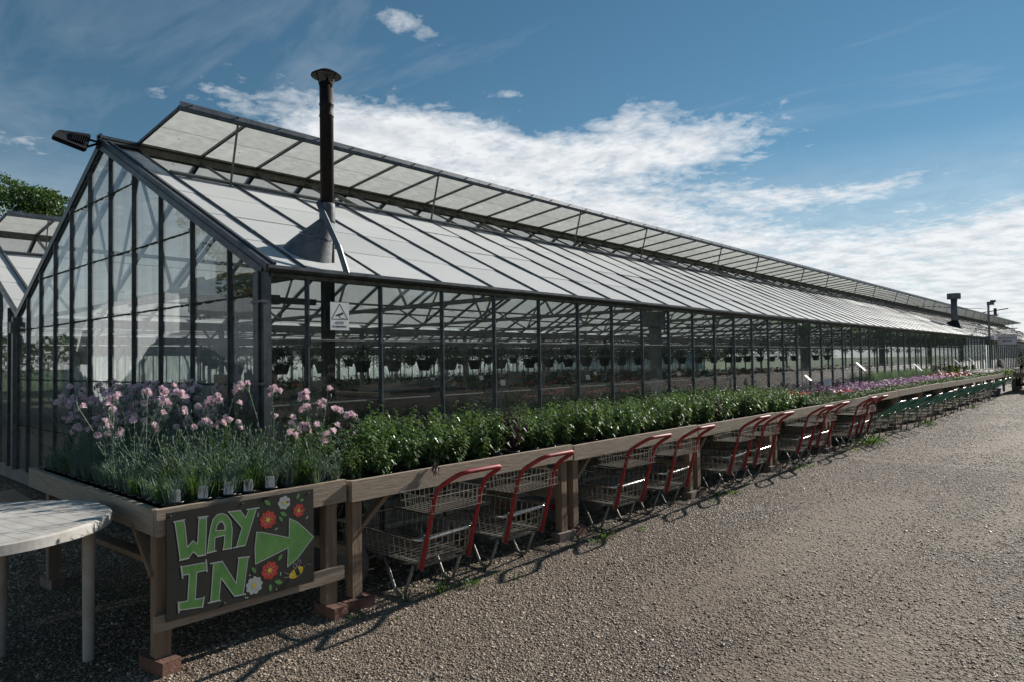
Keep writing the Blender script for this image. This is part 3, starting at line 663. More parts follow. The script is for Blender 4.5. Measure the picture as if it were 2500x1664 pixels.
# neighbouring spans behind the front one
SPAN_LABEL = ['second glasshouse span joined at the valley, its open vent seen before the tree', 'third glasshouse span seen through the glass behind the second',
              'fourth glasshouse span seen far inside through the glass', 'last glasshouse span with the far glazed side wall']
for s in range(1, 5):
    xo = -W*s
    g2 = empty('greenhouse', (0, 0, 0), SPAN_LABEL[s-1], 'greenhouse', 'spans joined behind the front glasshouse')
    inner(g2, xo, 45 if s < 3 else 36); back_slope(g2, xo)
    pane = MB(); bars = MB()
    for y0, y1 in zip([0.02]+ybar[:-1], ybar):
        rr = rows + ([(XW, -3.08), (-3.08, -3.54)] if y0 < 0.1 else [])
        for x0, x1 in rr:
            v = [roof_pt(x0, y0+.01, .01), roof_pt(x0, y1-.01, .01), roof_pt(x1-.01, y1-.01, .004), roof_pt(x1-.01, y0+.01, .004)]
            pane.slab(*[p+Vector((xo, 0, 0)) for p in v], 0.004)
        bars.bar(roof_pt(0.04, y1, .02)+Vector((xo, 0, 0)), roof_pt(-W/2, y1, .02)+Vector((xo, 0, 0)), 0.034, 0.042, (SLOPE, 0, 1))
    bars.bar(roof_pt(0.04, 0, .02)+Vector((xo, 0, 0)), roof_pt(-W/2, 0, .02)+Vector((xo, 0, 0)), 0.05, 0.06, (SLOPE, 0, 1))
    bars.bar(roof_pt(XW, S0, .03)+Vector((xo, 0, 0)), roof_pt(XW, YEND, .03)+Vector((xo, 0, 0)), 0.06, 0.03, (SLOPE, 0, 1))
    bars.bar((xo-W, 0, HE+.02), (xo-W/2, 0, ZA+.02), 0.05, 0.06, (-SLOPE, 0, 1))
    tag(part(pane, 'roof_glazing', M['wash'], g2), kind='stuff'); tag(part(bars, 'roof_bars', M['alu'], g2), kind='stuff')
    part(MB().box(xo-W/2-0.05, xo-W/2+0.05, 0.0, YEND, 4.035, 4.125), 'ridge_beam', M['mould'], g2)
    off = Vector((xo, 0, 0))
    v2 = part(MB().bar(vp(1.0, S0)+off, vp(1.0, YEND)+off, 0.05, 0.05, vn).bar(vp(0, S0)+off, vp(0, YEND)+off, 0.05, 0.03, vn).bar(vp(1.02, S0, .028)+off, vp(1.02, YEND, .028)+off, 0.012, 0.055, vn), 'ridge_vent', M['alu'], g2)
    nb = MB(); npn = MB()
    for i, y in enumerate(ybar[:-1]):
        nb.bar(vp(0, y)+off, vp(.985, y)+off, 0.034, 0.042, vn)
        for t0, t1 in ((0.02, 0.5), (0.49, 0.97)): npn.slab(vp(t0, y+.01, .012)+off, vp(t1, y+.01, .012)+off, vp(t1, y+S_-.01, .012)+off, vp(t0, y+S_-.01, .012)+off, -0.004)
    for y in strut_y[:6]: nb.bar(Vector((VX, y, VZ-.02))+off, Vector((-2.62, y, 3.36))+off, 0.016, 0.022)
    tag(part(nb, 'vent_bars', M['alu'], v2), kind='stuff'); tag(part(npn, 'vent_glazing', M['vent'], v2), kind='stuff')
    gm = MB(); gp = MB()
    if s <= 2:
        xs = [-0.06, -0.36, -1.05, -1.73, -2.42, -3.1, -3.78, -4.46, -5.14, -5.83, -6.5]
        for x in xs: gm.box(xo+x-.018, xo+x+.018, -.05, .03, .17, gz(x)-.02)
        gp.box(xo-W, xo, -0.012, -0.008, 0.17, HE).prism([(xo-W, -.008, HE), (xo, -.008, HE), (xo-W/2, -.008, ZA)], 0.004)
        part(gm, 'gable_mullions', M['alu'], g2, kind='stuff'); part(gp, 'gable_glazing', M['glass_gable'], g2)
        part(MB().box(xo-W, xo, -0.03, 0.05, 0.0, 0.17), 'base_wall', M['concrete'], g2)
        if s == 1: part(MB().box(-W-0.045, -W+0.045, -0.07, -0.02, 0.17, 2.33).box(-W-0.06, -W+0.06, -0.10, -0.02, 2.10, 2.26), 'valley_post', M['alu2'], g2)
    if s == 4:
        fm = MB(); x = xo-W
        for y in ybar: fm.box(x-.03, x+.03, y-.02, y+.02, 0, 2.3)
        part(fm, 'side_mullions', M['alu2'], g2, kind='stuff')
        part(MB().box(x-.003, x+.003, 0, YEND, 0, 2.3), 'side_glazing', M['glass_far'], g2)

# ------------------------------------------------------------------ stove flue through the roof
def flue(x, y, zt, r, cap_r, base, label, cone=True):
    t = empty('stove_flue', (x, y, 0), label, 'chimney')
    zb = 0.55
    b = MB().lathe([(r*1.0, zb), (r, 2.3)], (0,0,0), 20); part(b, 'lower_pipe', M['soot'], t, True)
    b = MB().lathe([(r, 2.3), (r, zt-0.30), (r*1.08, zt-0.295), (r*1.08, zt-0.285), (r, zt-0.28), (r, zt-0.20), (r*1.08, zt-0.195), (r*1.08, zt-0.185), (r, zt-0.18), (r, zt)], (0,0,0), 24)
    part(b, 'flue_pipe', M['flue'], t, True)
    return t
fx, fy = -0.25, 0.70
t = flue(fx, fy, 4.02, 0.058, 0.128, None, 'tall rusty brown stove flue with coned cap and grey skirt rising through the white roof')
cb = MB(); n = 28; ring = []
# cap: shallow cone on three straps
part(MB().lathe([(0.001, 4.135), (0.06, 4.125), (0.128, 4.085), (0.130, 4.078), (0.06, 4.10), (0.001, 4.105)], (0,0,0), 28, cap=False), 'flue_cap', M['flue'], t, True)
for k in range(3):
    a = 2*PI*k/3+0.4
    part(MB().bar((0.057*math.cos(a), 0.057*math.sin(a), 3.97), (0.09*math.cos(a), 0.09*math.sin(a), 4.095), 0.018, 0.004), 'cap_strap', M['flue'], t)
# skirt: from an oblique ellipse lying on the glazing to a round collar
def skirt(cx, cy, ra, rb, zt, r1, parent, x0, y0, matl):
    vs = []; fs = []; lev = 7
    for j in range(lev):
        f = j/(lev-1)
        for k in range(n):
            a = 2*PI*k/n
            px, py = cx + ra*math.cos(a), cy + rb*math.sin(a); pz = rz(px)+0.012
            qx, qy = x0 + r1*math.cos(a), y0 + r1*math.sin(a)
            g_ = f**1.12
            vs.append((px+(qx-px)*g_-x0, py+(qy-py)*g_-y0, pz+(zt-pz)*f))
    for j in range(lev-1):
        for k in range(n): fs.append((j*n+k, j*n+(k+1)%n, (j+1)*n+(k+1)%n, (j+1)*n+k))
    b = MB().add(vs, fs); part(b, 'skirt', matl, parent, True)
skirt(-0.385, 0.60, 0.22, 0.215, 2.84, 0.062, t, fx, fy, M['flue_grey'])
sr = MB()
for k in range(18):
    a = 2*PI*k/18; a2 = 2*PI*(k+1)/18; f = .52; g_ = f**1.12
    P_ = []
    for aa in (a, a2):
        px, py = -0.385+.223*math.cos(aa), .60+.218*math.sin(aa); pz = rz(px)+.012; qx, qy = fx+.065*math.cos(aa), fy+.065*math.sin(aa)
        P_.append((px+(qx-px)*g_-fx, py+(qy-py)*g_-fy, pz+(2.84-pz)*f))
    sr.bar(P_[0], P_[1], .007, .012)
part(sr, 'skirt_seam', M['alu'], t)
part(MB().lathe([(0.064, 2.80), (0.067, 2.82), (0.067, 2.95), (0.064, 2.97)], (0,0,0), 24), 'collar', M['flue_grey'], t, True)
fb = MB()                                                       # grey apron sheet under the skirt
fb.slab(roof_pt(-0.02, 0.36, .02)-Vector((fx,fy,0)), roof_pt(-0.02, 1.02, .02)-Vector((fx,fy,0)), roof_pt(-0.62, 1.02, .02)-Vector((fx,fy,0)), roof_pt(-0.62, 0.36, .02)-Vector((fx,fy,0)), 0.004)
part(fb, 'apron', mat('pale_apron', (0.60, 0.60, 0.58), 0.6, var=0.12, vscale=8), t)
st = MB().bar((-0.02, -0.075, 2.98), (0.24, -0.05, 2.56), 0.045, 0.018, (0.4, -0.9, 0.1)).bar((0.24, -0.05, 2.565), (0.33, -0.03, 2.33), 0.045, 0.018, (0.4, -0.9, 0.1))
part(st, 'stay_bar', M['alu'], t)
f2x, f2y = -0.95, 33.6
t2 = empty('roof_flue', (f2x, f2y, 0), 'dark grey roof flue with drum cowl far along the whitewashed roof', 'chimney')
part(MB().lathe([(0.13, 2.5), (0.13, 4.10)], (0,0,0), 18), 'flue_pipe', M['flue_grey'], t2, True)
part(MB().lathe([(0.265, 4.06), (0.27, 4.07), (0.27, 4.30), (0.265, 4.31)], (0,0,0), 20), 'cowl', M['flue_grey'], t2)
skirt(f2x-0.05, f2y, 0.32, 0.30, 3.10, 0.14, t2, f2x, f2y, M['flue'])

# floodlight on the apex
FLOOD = [(-3.42, -.541, 3.969), (-3.42, -.218, 3.895), (-3.70, -.410, 4.128), (-3.70, -.095, 4.150)]
t = empty('floodlight', (-W/2, -0.06, 4.075), 'black flat floodlight sticking out from the glasshouse apex', 'floodlight')
fo = Vector((-W/2, -0.06, 4.075))
cA, cD, cB, cC = [Vector(p)-fo for p in FLOOD]
nrm = (cD-cA).cross(cB-cA).normalized(); nrm = nrm if nrm.z > 0 else -nrm
def fq(u, v, h=0.0): return (cA*(1-u)+cD*u)*(1-v) + (cB*(1-u)+cC*u)*v + nrm*h
def fbox(b, u0, u1, v0, v1, h0, h1):
    q = [fq(u, v, h) for h in (h0, h1) for u, v in ((u0, v0), (u1, v0), (u1, v1), (u0, v1))]
    return b.add([tuple(p) for p in q], [(0,3,2,1),(4,5,6,7),(0,1,5,4),(1,2,6,5),(2,3,7,6),(3,0,4,7)])
b = MB(); poly = [(0,.12),(.06,0),(.94,0),(1,.12),(1,.88),(.94,1),(.06,1),(0,.88)]
b.add([tuple(fq(u, v, h)) for h in (0, .045) for u, v in poly], [tuple(range(8))[::-1], tuple(range(8, 16))]+[(i, (i+1) % 8, (i+1) % 8+8, i+8) for i in range(8)])
part(b, 'lamp_body', M['matt_black'], t)
b = MB()
for k in range(7): fbox(b, .50+k*.065, .515+k*.065, .15, .85, .046, .07)
part(b, 'cooling_fins', M['matt_black'], t, kind='stuff')
part(fbox(MB(), .12, .62, .16, .84, -.004, -.001), 'lens', M['lens'], t)
for q_, w_ in ((.25, -.02), (.75, .02)): part(MB().bar(tuple(fq(.97, q_, .02)), (w_, .02, .0), .028, .02), 'bracket_arm', M['matt_black'], t)
part(MB().box(-.05, .05, .0, .03, -.06, .03), 'bracket_plate', M['matt_black'], t)

# ------------------------------------------------------------------ benches
BX = 1.075                                   # outer face of the benches
BZ, BT = 0.755, 0.84                         # bed and rim height
def board(name, x0, x1, y0, y1, z0, z1, m, parent, jit=0.002):
    b = MB(); e = 0.004
    b.box(x0, x1, y0, y1, z0, z1); o = part(b, name, m, parent)
    return o
def sun_bench(k, y0, y1, label, zoff=0.0):
    t = empty('display_bench', (BX, y0, 0), label, 'bench', 'plant benches along the glasshouse wall'); L = y1-y0-0.012
    zj = zoff
    board('front_board', -0.038, 0.0, 0.004, L, 0.705+zj, BT+zj, M['wood'], t)
    board('back_board', -1.0, -0.965, 0.004, L, 0.705+zj, BT+zj, M['wood'], t)
    for yy in (0.006, L-0.04): board('end_board', -0.964, -0.040, yy, yy+0.035, 0.707+zj, BT-0.004+zj, M['woodx'], t)
    nsl = 8
    for i in range(nsl): board('deck_slat', -0.962+i*0.115, -0.962+i*0.115+0.098, 0.045, L-0.045, 0.728+zj, 0.748+zj, M['wood'], t)
    for yy in (0.03, L-0.14 if k else L-0.12):
        for xx in (-0.115, -0.93):
            board('leg', xx, xx+0.075, yy, yy+0.075, 0.075, 0.727+zj, M['post'], t)
    b = MB().bar((-0.078, 0.10, 0.50), (-0.078, 0.36, 0.72), 0.03, 0.055, (1,0,0)); part(b, 'brace', M['post'], t)
    b = MB().bar((-0.078, L-0.13, 0.50), (-0.078, L-0.38, 0.72), 0.03, 0.055, (1,0,0)); part(b, 'brace', M['post'], t)
    board('cross_rail', -0.86, -0.115, 0.10, 0.135, 0.30, 0.37, M['woodx'], t)
    if k < 12:
        for n_, yy in (('red', 0.03), ('grey', L-0.14 if k else L-0.12)):
            o = brick(BX-0.08, y0+yy+0.035, PI/2 if n_ == 'grey' else PI/2, M['brick'] if n_ == 'red' else M['brick2'], k, n_)
    return t
bm_ = MB()
def brick_mesh(m):
    b = MB().box(-0.1075, 0.1075, -0.051, 0.051, 0.0, 0.073)
    return b.mesh('brick', m)
BM = {}
ORD = ['first', 'second', 'third', 'fourth', 'fifth', 'sixth', 'seventh', 'eighth', 'ninth', 'tenth', 'eleventh', 'twelfth', 'thirteenth', 'fourteenth', 'fifteenth']
def brick(x, y, rz_, m, k, side):
    if m.name not in BM: BM[m.name] = brick_mesh(m)
    o = link('brick', BM[m.name], None, (x+0.03, y, 0), (0, 0, rz_ + random.uniform(-.12, .12)))
    lab = '%s brick under the %s leg of the %s bench beyond the painted sign' % ('red' if m == M['brick'] else 'brownish grey', 'near' if side == 'red' else 'far', ORD[k])
    return tag(o, lab, 'brick', 'bricks under the bench legs')
joints = [0.0, 2.39, 4.805, 7.18, 9.58, 11.9, 14.2, 16.49, 18.8, 20.99, 23.2, 25.3, 27.45, 29.6, 31.7]
BL = ['long timber bench of leafy green plants next to the sign bench', 'timber bench of leafy plants, third counting the sign bench', 'timber bench where the leafy green rows carry on, fourth in line',
      'timber bench at the end of the leafy plants', 'timber bench with a dwarf conifer and pink roses', 'timber bench at the near end of the mauve flowers', 'timber bench amid the mauve flowers',
      'timber bench with the taller white price card', 'timber bench at the far end of the mauve flowers', 'timber bench with crimson flowers', 'timber bench with mixed red and white flowers',
      'timber bench before the low golden conifers', 'timber bench of white flowers', 'last timber bench with trailing ivy before the plant trolley']
for k in range(14):
    zo = [0.0, -0.012, -0.022, -0.03, -0.02, -0.005, 0.005, 0.01, 0.0, -0.01, -0.015, -0.01, -0.02, -0.025][k]
    sun_bench(k, joints[k]+0.004, joints[k+1]-0.004, BL[k], zo)

# sign bench: the same bench turned sideways across the corner
SBX0, SBX1, SBY0, SBY1 = -1.375, 1.052, -1.185, -0.018
sb = empty('display_bench', (SBX0, SBY0, 0), 'timber corner bench carrying the pink carnations and the painted way in sign', 'bench', 'plant benches along the glasshouse wall')
LX, LY = SBX1-SBX0, SBY1-SBY0
board('side_board', 0.0, LX-0.04, 0.0, 0.035, 0.712, 0.85, M['woodx'], sb)
board('side_board', 0.0, LX-0.04, LY-0.035, LY, 0.712, 0.85, M['woodx'], sb)
board('front_board', LX-0.036, LX, 0.002, LY-0.002, 0.712, 0.853, M['wood'], sb)
board('end_board', 0.0, 0.035, 0.037, LY-0.037, 0.712, 0.85, M['wood'], sb)
for i in range(10): board('deck_slat', 0.05, LX-0.05, 0.045+i*0.108, 0.045+i*0.108+0.095, 0.758, 0.775, M['woodx'], sb)
for xx, yy in ((LX-0.112, 0.012), (LX-0.112, LY-0.13), (0.25, 0.05), (0.25, LY-0.12)):
    board('leg', xx, xx+0.075, yy, yy+0.078, 0.073 if xx > 1 or 1 else 0, 0.733, M['post'], sb)
board('lower_rail', LX-0.035, LX-0.002, -0.005, LY-0.02, 0.222, 0.305, M['wood'], sb)
part(MB().bar((LX-0.07, 0.02, 0.50), (LX-0.33, 0.02, 0.73), 0.03, 0.05, (0,1,0)), 'brace', M['post'], sb)
part(MB().bar((0.29, 0.06, 0.50), (LX-0.1, 0.06, 0.56), 0.03, 0.08, (0,1,0)), 'cross_rail', M['post'], sb)
for (x, y, a, m, l) in ((SBX0+LX-0.07, SBY0+0.045, 0.18, 'brick', 'red brick under the corner leg of the sign bench'), (SBX0+LX-0.05, SBY0+LY-0.09, 0.05, 'brick', 'red brick under the far leg of the sign bench'),
                        (SBX0+0.29, SBY0+0.09, 0.1, 'brick2', 'brownish brick under the shaded side leg of the sign bench'), (SBX0+0.29, SBY0+LY-0.08, 0.1, 'brick2', 'brownish brick under the rear leg of the sign bench by the glass')):
    if M[m].name not in BM: BM[M[m].name] = brick_mesh(M[m])
    tag(link('brick', BM[M[m].name], None, (x, y, 0), (0, 0, a+(PI/2 if 0 else 0))), l, 'brick', 'bricks under the bench legs')

# ------------------------------------------------------------------ painted sign
SIGN_POLYS= {'W': [(41, 512), (87, 509), (94, 476), (104, 365), (135, 394), (160, 371), (167, 505), (208, 505), (205, 391), (202, 304), (161, 309), (136, 336), (111, 308), (69, 307), (54, 422)], 'A': [(213, 312), (221, 388), (232, 450), (243, 486), (266, 509), (293, 512), (321, 499), (344, 462), (352, 416), (349, 362), (345, 308), (301, 313), (306, 349), (310, 389), (254, 387), (250, 315)], 'Y': [(331, 514), (400, 508), (431, 464), (452, 509), (497, 508), (463, 412), (427, 310), (375, 308), (409, 411)], 'I': [(76, 269), (208, 263), (210, 220), (155, 222), (146, 80), (194, 75), (187, 29), (63, 45), (60, 86), (107, 82), (116, 221), (80, 224)], 'N': [(235, 251), (295, 248), (374, 107), (390, 243), (445, 240), (414, 36), (365, 38), (287, 161), (275, 40), (230, 44), (246, 249)], 'arrow': [(496, 369), (532, 362), (702, 297), (704, 411), (755, 381), (809, 329), (866, 270), (754, 162), (690, 127), (695, 239), (489, 189), (486, 278)]}
SIGN_HOLE = [(257, 424), (265, 452), (282, 468), (299, 465), (309, 441), (311, 416)]
SIGN_SERIFS= [('W', (36, 512), (92, 514)), ('W', (163, 513), (216, 510)), ('W', (66, 305), (113, 306)), ('W', (161, 306), (202, 304)), ('A', (210, 311), (261, 314)), ('A', (298, 312), (349, 309)), ('Y', (330, 514), (401, 510)), ('Y', (437, 509), (512, 507)), ('Y', (359, 309), (425, 309)), ('I', (73, 273), (81, 209)), ('I', (205, 277), (210, 214)), ('I', (59, 88), (61, 33)), ('I', (194, 80), (183, 28)), ('N', (229, 251), (296, 248)), ('N', (387, 247), (452, 240)), ('N', (217, 41), (284, 38)), ('N', (365, 39), (429, 35))]
SIGN_FLOWERS= [((567, 428), 53, 9, 'r'), ((767, 448), 40, 7, 'r'), ((577, 133), 54, 8, 'r'), ((671, 510), 41, 7, 'w'), ((481, 70), 52, 9, 'w')]
SIGN_LEAVES= [((545, 545), (584, 509)), ((771, 552), (753, 516)), ((803, 510), (771, 504)), ((645, 458), (689, 429)), ((640, 436), (658, 399)), ((657, 210), (629, 176)), ((466, 176), (492, 138)), ((606, 63), (659, 40)), ((580, 55), (580, 10))]
BEE= [(702, 66), (790, 92), (740, 68), (763, 86), (734, 123), (768, 130), (675, 93), (667, 71), (797, 102), (848, 109)]
DOTS= [(508, 473), (504, 461), (614, 362), (624, 367), (819, 392), (826, 398), (454, 134), (646, 102), (644, 91), (429, 15), (441, 11), (619, 13)]
SCREWS= [(21, 546), (415, 548), (835, 544), (308, 18)]
sg = empty('painted_sign', (1.060, -1.1415, 0.270), 'black board hand painted with green WAY IN letters, arrow, flowers and a bee', 'sign')
part(MB().box(0.0, 0.012, 0, 0.868, -0.002, 0.562), 'board', M['board'], sg)
FX = 0.0122
def flat(poly, lvl, t=0.0002): return MB().prism([(FX+0.00025*lvl+t, u/1000, v/1000) for u, v in poly], -t if False else t)
def ccw(p):
    a = sum(p[i][0]*p[(i+1)%len(p)][1]-p[(i+1)%len(p)][0]*p[i][1] for i in range(len(p)))
    return p if a > 0 else p[::-1]
def strokes(poly, wd, lvl, closed=True, mb=None):
    b = mb or MB(); k = len(poly)
    for i in range(k if closed else k-1):
        a, c = poly[i], poly[(i+1)%k]; dx, dy = c[0]-a[0], c[1]-a[1]; L = math.hypot(dx, dy) or 1
        nx, ny = -dy/L*wd/2, dx/L*wd/2; ex, ey = dx/L*wd*0.4, dy/L*wd*0.4
        q = [(a[0]+nx-ex, a[1]+ny-ey), (a[0]-nx-ex, a[1]-ny-ey), (c[0]-nx+ex, c[1]-ny+ey), (c[0]+nx+ex, c[1]+ny+ey)]
        b.prism([(FX+0.00025*lvl+0.0002+0.00003*(i%3), u/1000, v/1000) for u, v in ccw(q)], 0.0002)
    return b
def ell(c, rx, ry, rot=0, n=18):
    return [(c[0]+rx*math.cos(2*PI*k/n)*math.cos(rot)-ry*math.sin(2*PI*k/n)*math.sin(rot), c[1]+rx*math.cos(2*PI*k/n)*math.sin(rot)+ry*math.sin(2*PI*k/n)*math.cos(rot)) for k in range(n)]
for ch, poly in SIGN_POLYS.items():
    lt = part(flat(ccw(poly), 1), 'arrow' if ch == 'arrow' else 'letter', M['sgreen'], sg)
    ol = strokes(poly, 5.0, 2)
    if ch == 'A':
        part(flat(ccw(SIGN_HOLE), 2), 'letter_opening', M['board'], lt); strokes(SIGN_HOLE, 6, 3, mb=ol)
    for o_, a, c in SIGN_SERIFS:
        if o_ == ch: strokes([a, c], 7, 3, closed=False, mb=ol)
    o = part(ol, 'white_outline', M['swhite'], lt); o['kind'] = 'stuff'
for c, r, n, kc in SIGN_FLOWERS:
    b = MB(); ph = random.random()
    for k in range(n):
        a = 2*PI*k/n+ph; b.prism([(FX+0.0004+0.00005*(k % 3), u/1000, v/1000) for u, v in ell((c[0]+r*.58*math.cos(a), c[1]+r*.58*math.sin(a)), r*.42, r*.9*math.sin(PI/n)*1.0, a, 12)], 0.0002)
    f_ = part(b, 'painted_flower', M['sred'] if kc == 'r' else M['swhite'], sg); f_['kind'] = 'stuff'
    part(flat(ell(c, r*.24, r*.24), 3), 'flower_centre', M['syellow'], f_)
    l_ = MB()
    for k in range(n):
        a = 2*PI*(k+.5)/n+ph; strokes([(c[0]+r*.3*math.cos(a), c[1]+r*.3*math.sin(a)), (c[0]+r*.6*math.cos(a), c[1]+r*.6*math.sin(a))], 2.2, 2, closed=False, mb=l_)
    part(l_, 'petal_lines', M['swhite'] if kc == 'r' else M['ink'], f_)['kind'] = 'stuff'
for a, c in SIGN_LEAVES:
    m_ = ((a[0]+c[0])/2, (a[1]+c[1])/2); L = math.hypot(c[0]-a[0], c[1]-a[1]); an = math.atan2(c[1]-a[1], c[0]-a[0])
    pts = [(m_[0]+L/2*t_*math.cos(an)-s_*L*.24*(1-t_*t_)*math.sin(an), m_[1]+L/2*t_*math.sin(an)+s_*L*.24*(1-t_*t_)*math.cos(an)) for t_, s_ in [(-1,1),(-.6,1),(-.1,1),(.4,1),(1,1),(.4,-1),(-.1,-1),(-.6,-1)]]
    part(flat(ccw(pts), 1), 'painted_leaf', M['sgreen'], sg)
bc = (748, 80); ba = math.radians(22)
be = part(flat(ell(bc, 50, 27, ba, 20), 1), 'painted_bee', M['syellow'], sg)
bb = MB()
for off, wd in ((8, 26),):
    pts = [(bc[0]+(off+sx_*wd/2)*math.cos(ba)-sy_*25*math.sin(ba), bc[1]+(off+sx_*wd/2)*math.sin(ba)+sy_*25*math.cos(ba)) for sx_, sy_ in ((-1,-1),(1,-1),(1,1),(-1,1))]
    bb.prism([(FX+.0007, u/1000, v/1000) for u, v in ccw(pts)], 0.0002)
strokes(ell((726, 85), 3, 3, 0, 6), 2, 2, mb=bb); part(bb, 'bee_stripes', M['board'], be)['kind'] = 'stuff'
wg = strokes(ell((738, 124), 9, 16, 0.3, 12), 2.2, 2); strokes(ell((764, 132), 10, 21, -0.35, 12), 2.2, 2, mb=wg)
strokes([(700, 82), (682, 90), (672, 100)], 2.2, 2, False, wg); strokes([(699, 68), (680, 66), (668, 72)], 2.2, 2, False, wg)
strokes([(797, 102), (808, 106)], 2.2, 2, False, wg); strokes([(820, 110), (834, 112), (846, 109)], 2.2, 2, False, wg)
part(wg, 'bee_wings', M['swhite'], be)['kind'] = 'stuff'
for d in DOTS: part(flat(ell(d, 4.0, 5.5, 0.3, 8), 1), 'painted_dot', M['swhite'], sg)
for d in SCREWS: part(MB().lathe([(0.005, 0.0125), (0.004, 0.0155), (0.001, 0.016)], (0, d[0]/1000, d[1]/1000), 8, 'x'), 'screw', M['chrome'], sg)

# ------------------------------------------------------------------ CCTV notice on the glass
cs = empty('cctv_notice', (0.056, 0.52, 1.868), 'white notice with a camera in a triangle fixed on the glazing', 'sign')
part(MB().box(0.0, 0.005, 0.0, 0.178, 0.0, 0.226), 'plate', M['white'], cs)
def cflat(poly, lv=0): return [(0.0056+0.0006*lv, u/1000, v/1000) for u, v in ccw(poly)]
b = MB(); tri = [(12, 88), (166, 88), (89, 214)]
for i in range(3):
    a, c = tri[i], tri[(i+1)%3]; L = math.hypot(c[0]-a[0], c[1]-a[1]); nx, ny = -(c[1]-a[1])/L*2.6, (c[0]-a[0])/L*2.6
    b.prism(cflat([(a[0]+nx, a[1]+ny), (a[0]-nx, a[1]-ny), (c[0]-nx, c[1]-ny), (c[0]+nx, c[1]+ny)], 0.1*i), 0.0005)
part(b, 'warning_triangle', M['black'], cs)['kind'] = 'stuff'
b = MB().prism(cflat([(50, 122), (118, 148), (124, 130), (92, 118), (88, 108), (80, 110), (82, 115), (54, 112)]), 0.0005).prism(cflat([(84, 110), (96, 102), (140, 98), (140, 95), (95, 98), (82, 106)], 0.3), 0.0005)
part(b, 'camera_symbol', M['black'], cs)['kind'] = 'stuff'
def text(s, name, parent, loc, size, m, rot=(PI/2, 0, PI/2), sx=1.0):
    cu = bpy.data.curves.new(name, 'FONT'); cu.body = s; cu.size = size; cu.align_x = 'CENTER'; cu.extrude = 0.0004; cu.offset = size*0.006; cu.materials.append(m)
    tmp = bpy.data.objects.new(name, cu); COL.objects.link(tmp); bpy.context.view_layer.update()
    me = bpy.data.meshes.new_from_object(tmp.evaluated_get(bpy.context.evaluated_depsgraph_get())); me.name = name
    bpy.data.objects.remove(tmp); bpy.data.curves.remove(cu)
    if not me.materials: me.materials.append(m)
    o = link(name, me, parent, loc, rot, (sx, 1, 1)); o['kind'] = 'stuff'
    return o
text('CCTV', 'lettering', cs, (0.0062, 0.089, 0.050), 0.030, M['black'])
text('in operation', 'lettering', cs, (0.0062, 0.089, 0.024), 0.0265, M['black'])

# ------------------------------------------------------------------ garden trolleys
def arc_pts(pts, r, n=4):
    out = [Vector(pts[0])]
    for i in range(1, len(pts)-1):
        p0, p1, p2 = map(Vector, pts[i-1:i+2]); a = (p0-p1).normalized(); c = (p2-p1).normalized()
        rr = min(r, (p0-p1).length*.45, (p2-p1).length*.45)
        for k in range(n+1):
            t_ = k/n; out.append((p1+a*rr)*(1-t_)**2 + p1*2*t_*(1-t_) + (p1+c*rr)*t_**2)
    out.append(Vector(pts[-1])); return out
def basket(b, x0, x1, hw, z0, z1, dx, dy, taper=0.0, wr=0.0034, tilt=0.0):
    zt = lambda x, z: z + (x-x0)*tilt
    xs = np.linspace(x0, x1, max(3, int(round((x1-x0)/dx))+1)); ys = np.linspace(-hw, hw, max(3, int(round(2*hw/dy))+1))
    for x in xs: b.bar((x, -hw+taper, zt(x, z0)), (x, hw-taper, zt(x, z0)), wr); [b.bar((x, s*(hw-taper), zt(x, z0)), (x, s*hw, zt(x, z1)), wr) for s in (-1, 1)]
    for y in ys: b.bar((x0, y*(hw-taper)/hw, zt(x0, z0)), (x1, y*(hw-taper)/hw, zt(x1, z0)), wr); [b.bar((x, y*(hw-taper)/hw, zt(x, z0)), (x, y, zt(x, z1)), wr) for x in (x0, x1)]
    zm = (z0+z1)/2
    for z, t_ in ((z1, 0), (zm, taper/2)):
        w_ = wr*1.5 if z == z1 else wr
        b.bar((x0, -hw+t_, zt(x0, z)), (x1, -hw+t_, zt(x1, z)), w_).bar((x0, hw-t_, zt(x0, z)), (x1, hw-t_, zt(x1, z)), w_).bar((x0, -hw+t_, zt(x0, z)), (x0, hw-t_, zt(x0, z)), w_).bar((x1, -hw+t_, zt(x1, z)), (x1, hw-t_, zt(x1, z)), w_)
def wheel(parent, x, y, r, wd):
    o = part(MB().lathe([(r*.74, -wd/2), (r*.93, -wd/2), (r, -wd*.25), (r, wd*.25), (r*.93, wd/2), (r*.74, wd/2)], (x, y, r), 26, 'y'), 'wheel', M['rubber'], parent, True)
    part(MB().lathe([(r*.76, -wd*.38), (r*.70, -wd*.30), (r*.2, -wd*.22), (r*.18, -wd*.55), (0.01, -wd*.55)], (x, y, r), 20, 'y').lathe([(r*.76, wd*.38), (r*.70, wd*.30), (r*.2, wd*.22), (r*.18, wd*.55), (0.01, wd*.55)], (x, y, r), 20, 'y'), 'wheel_hub', M['hub'], o)
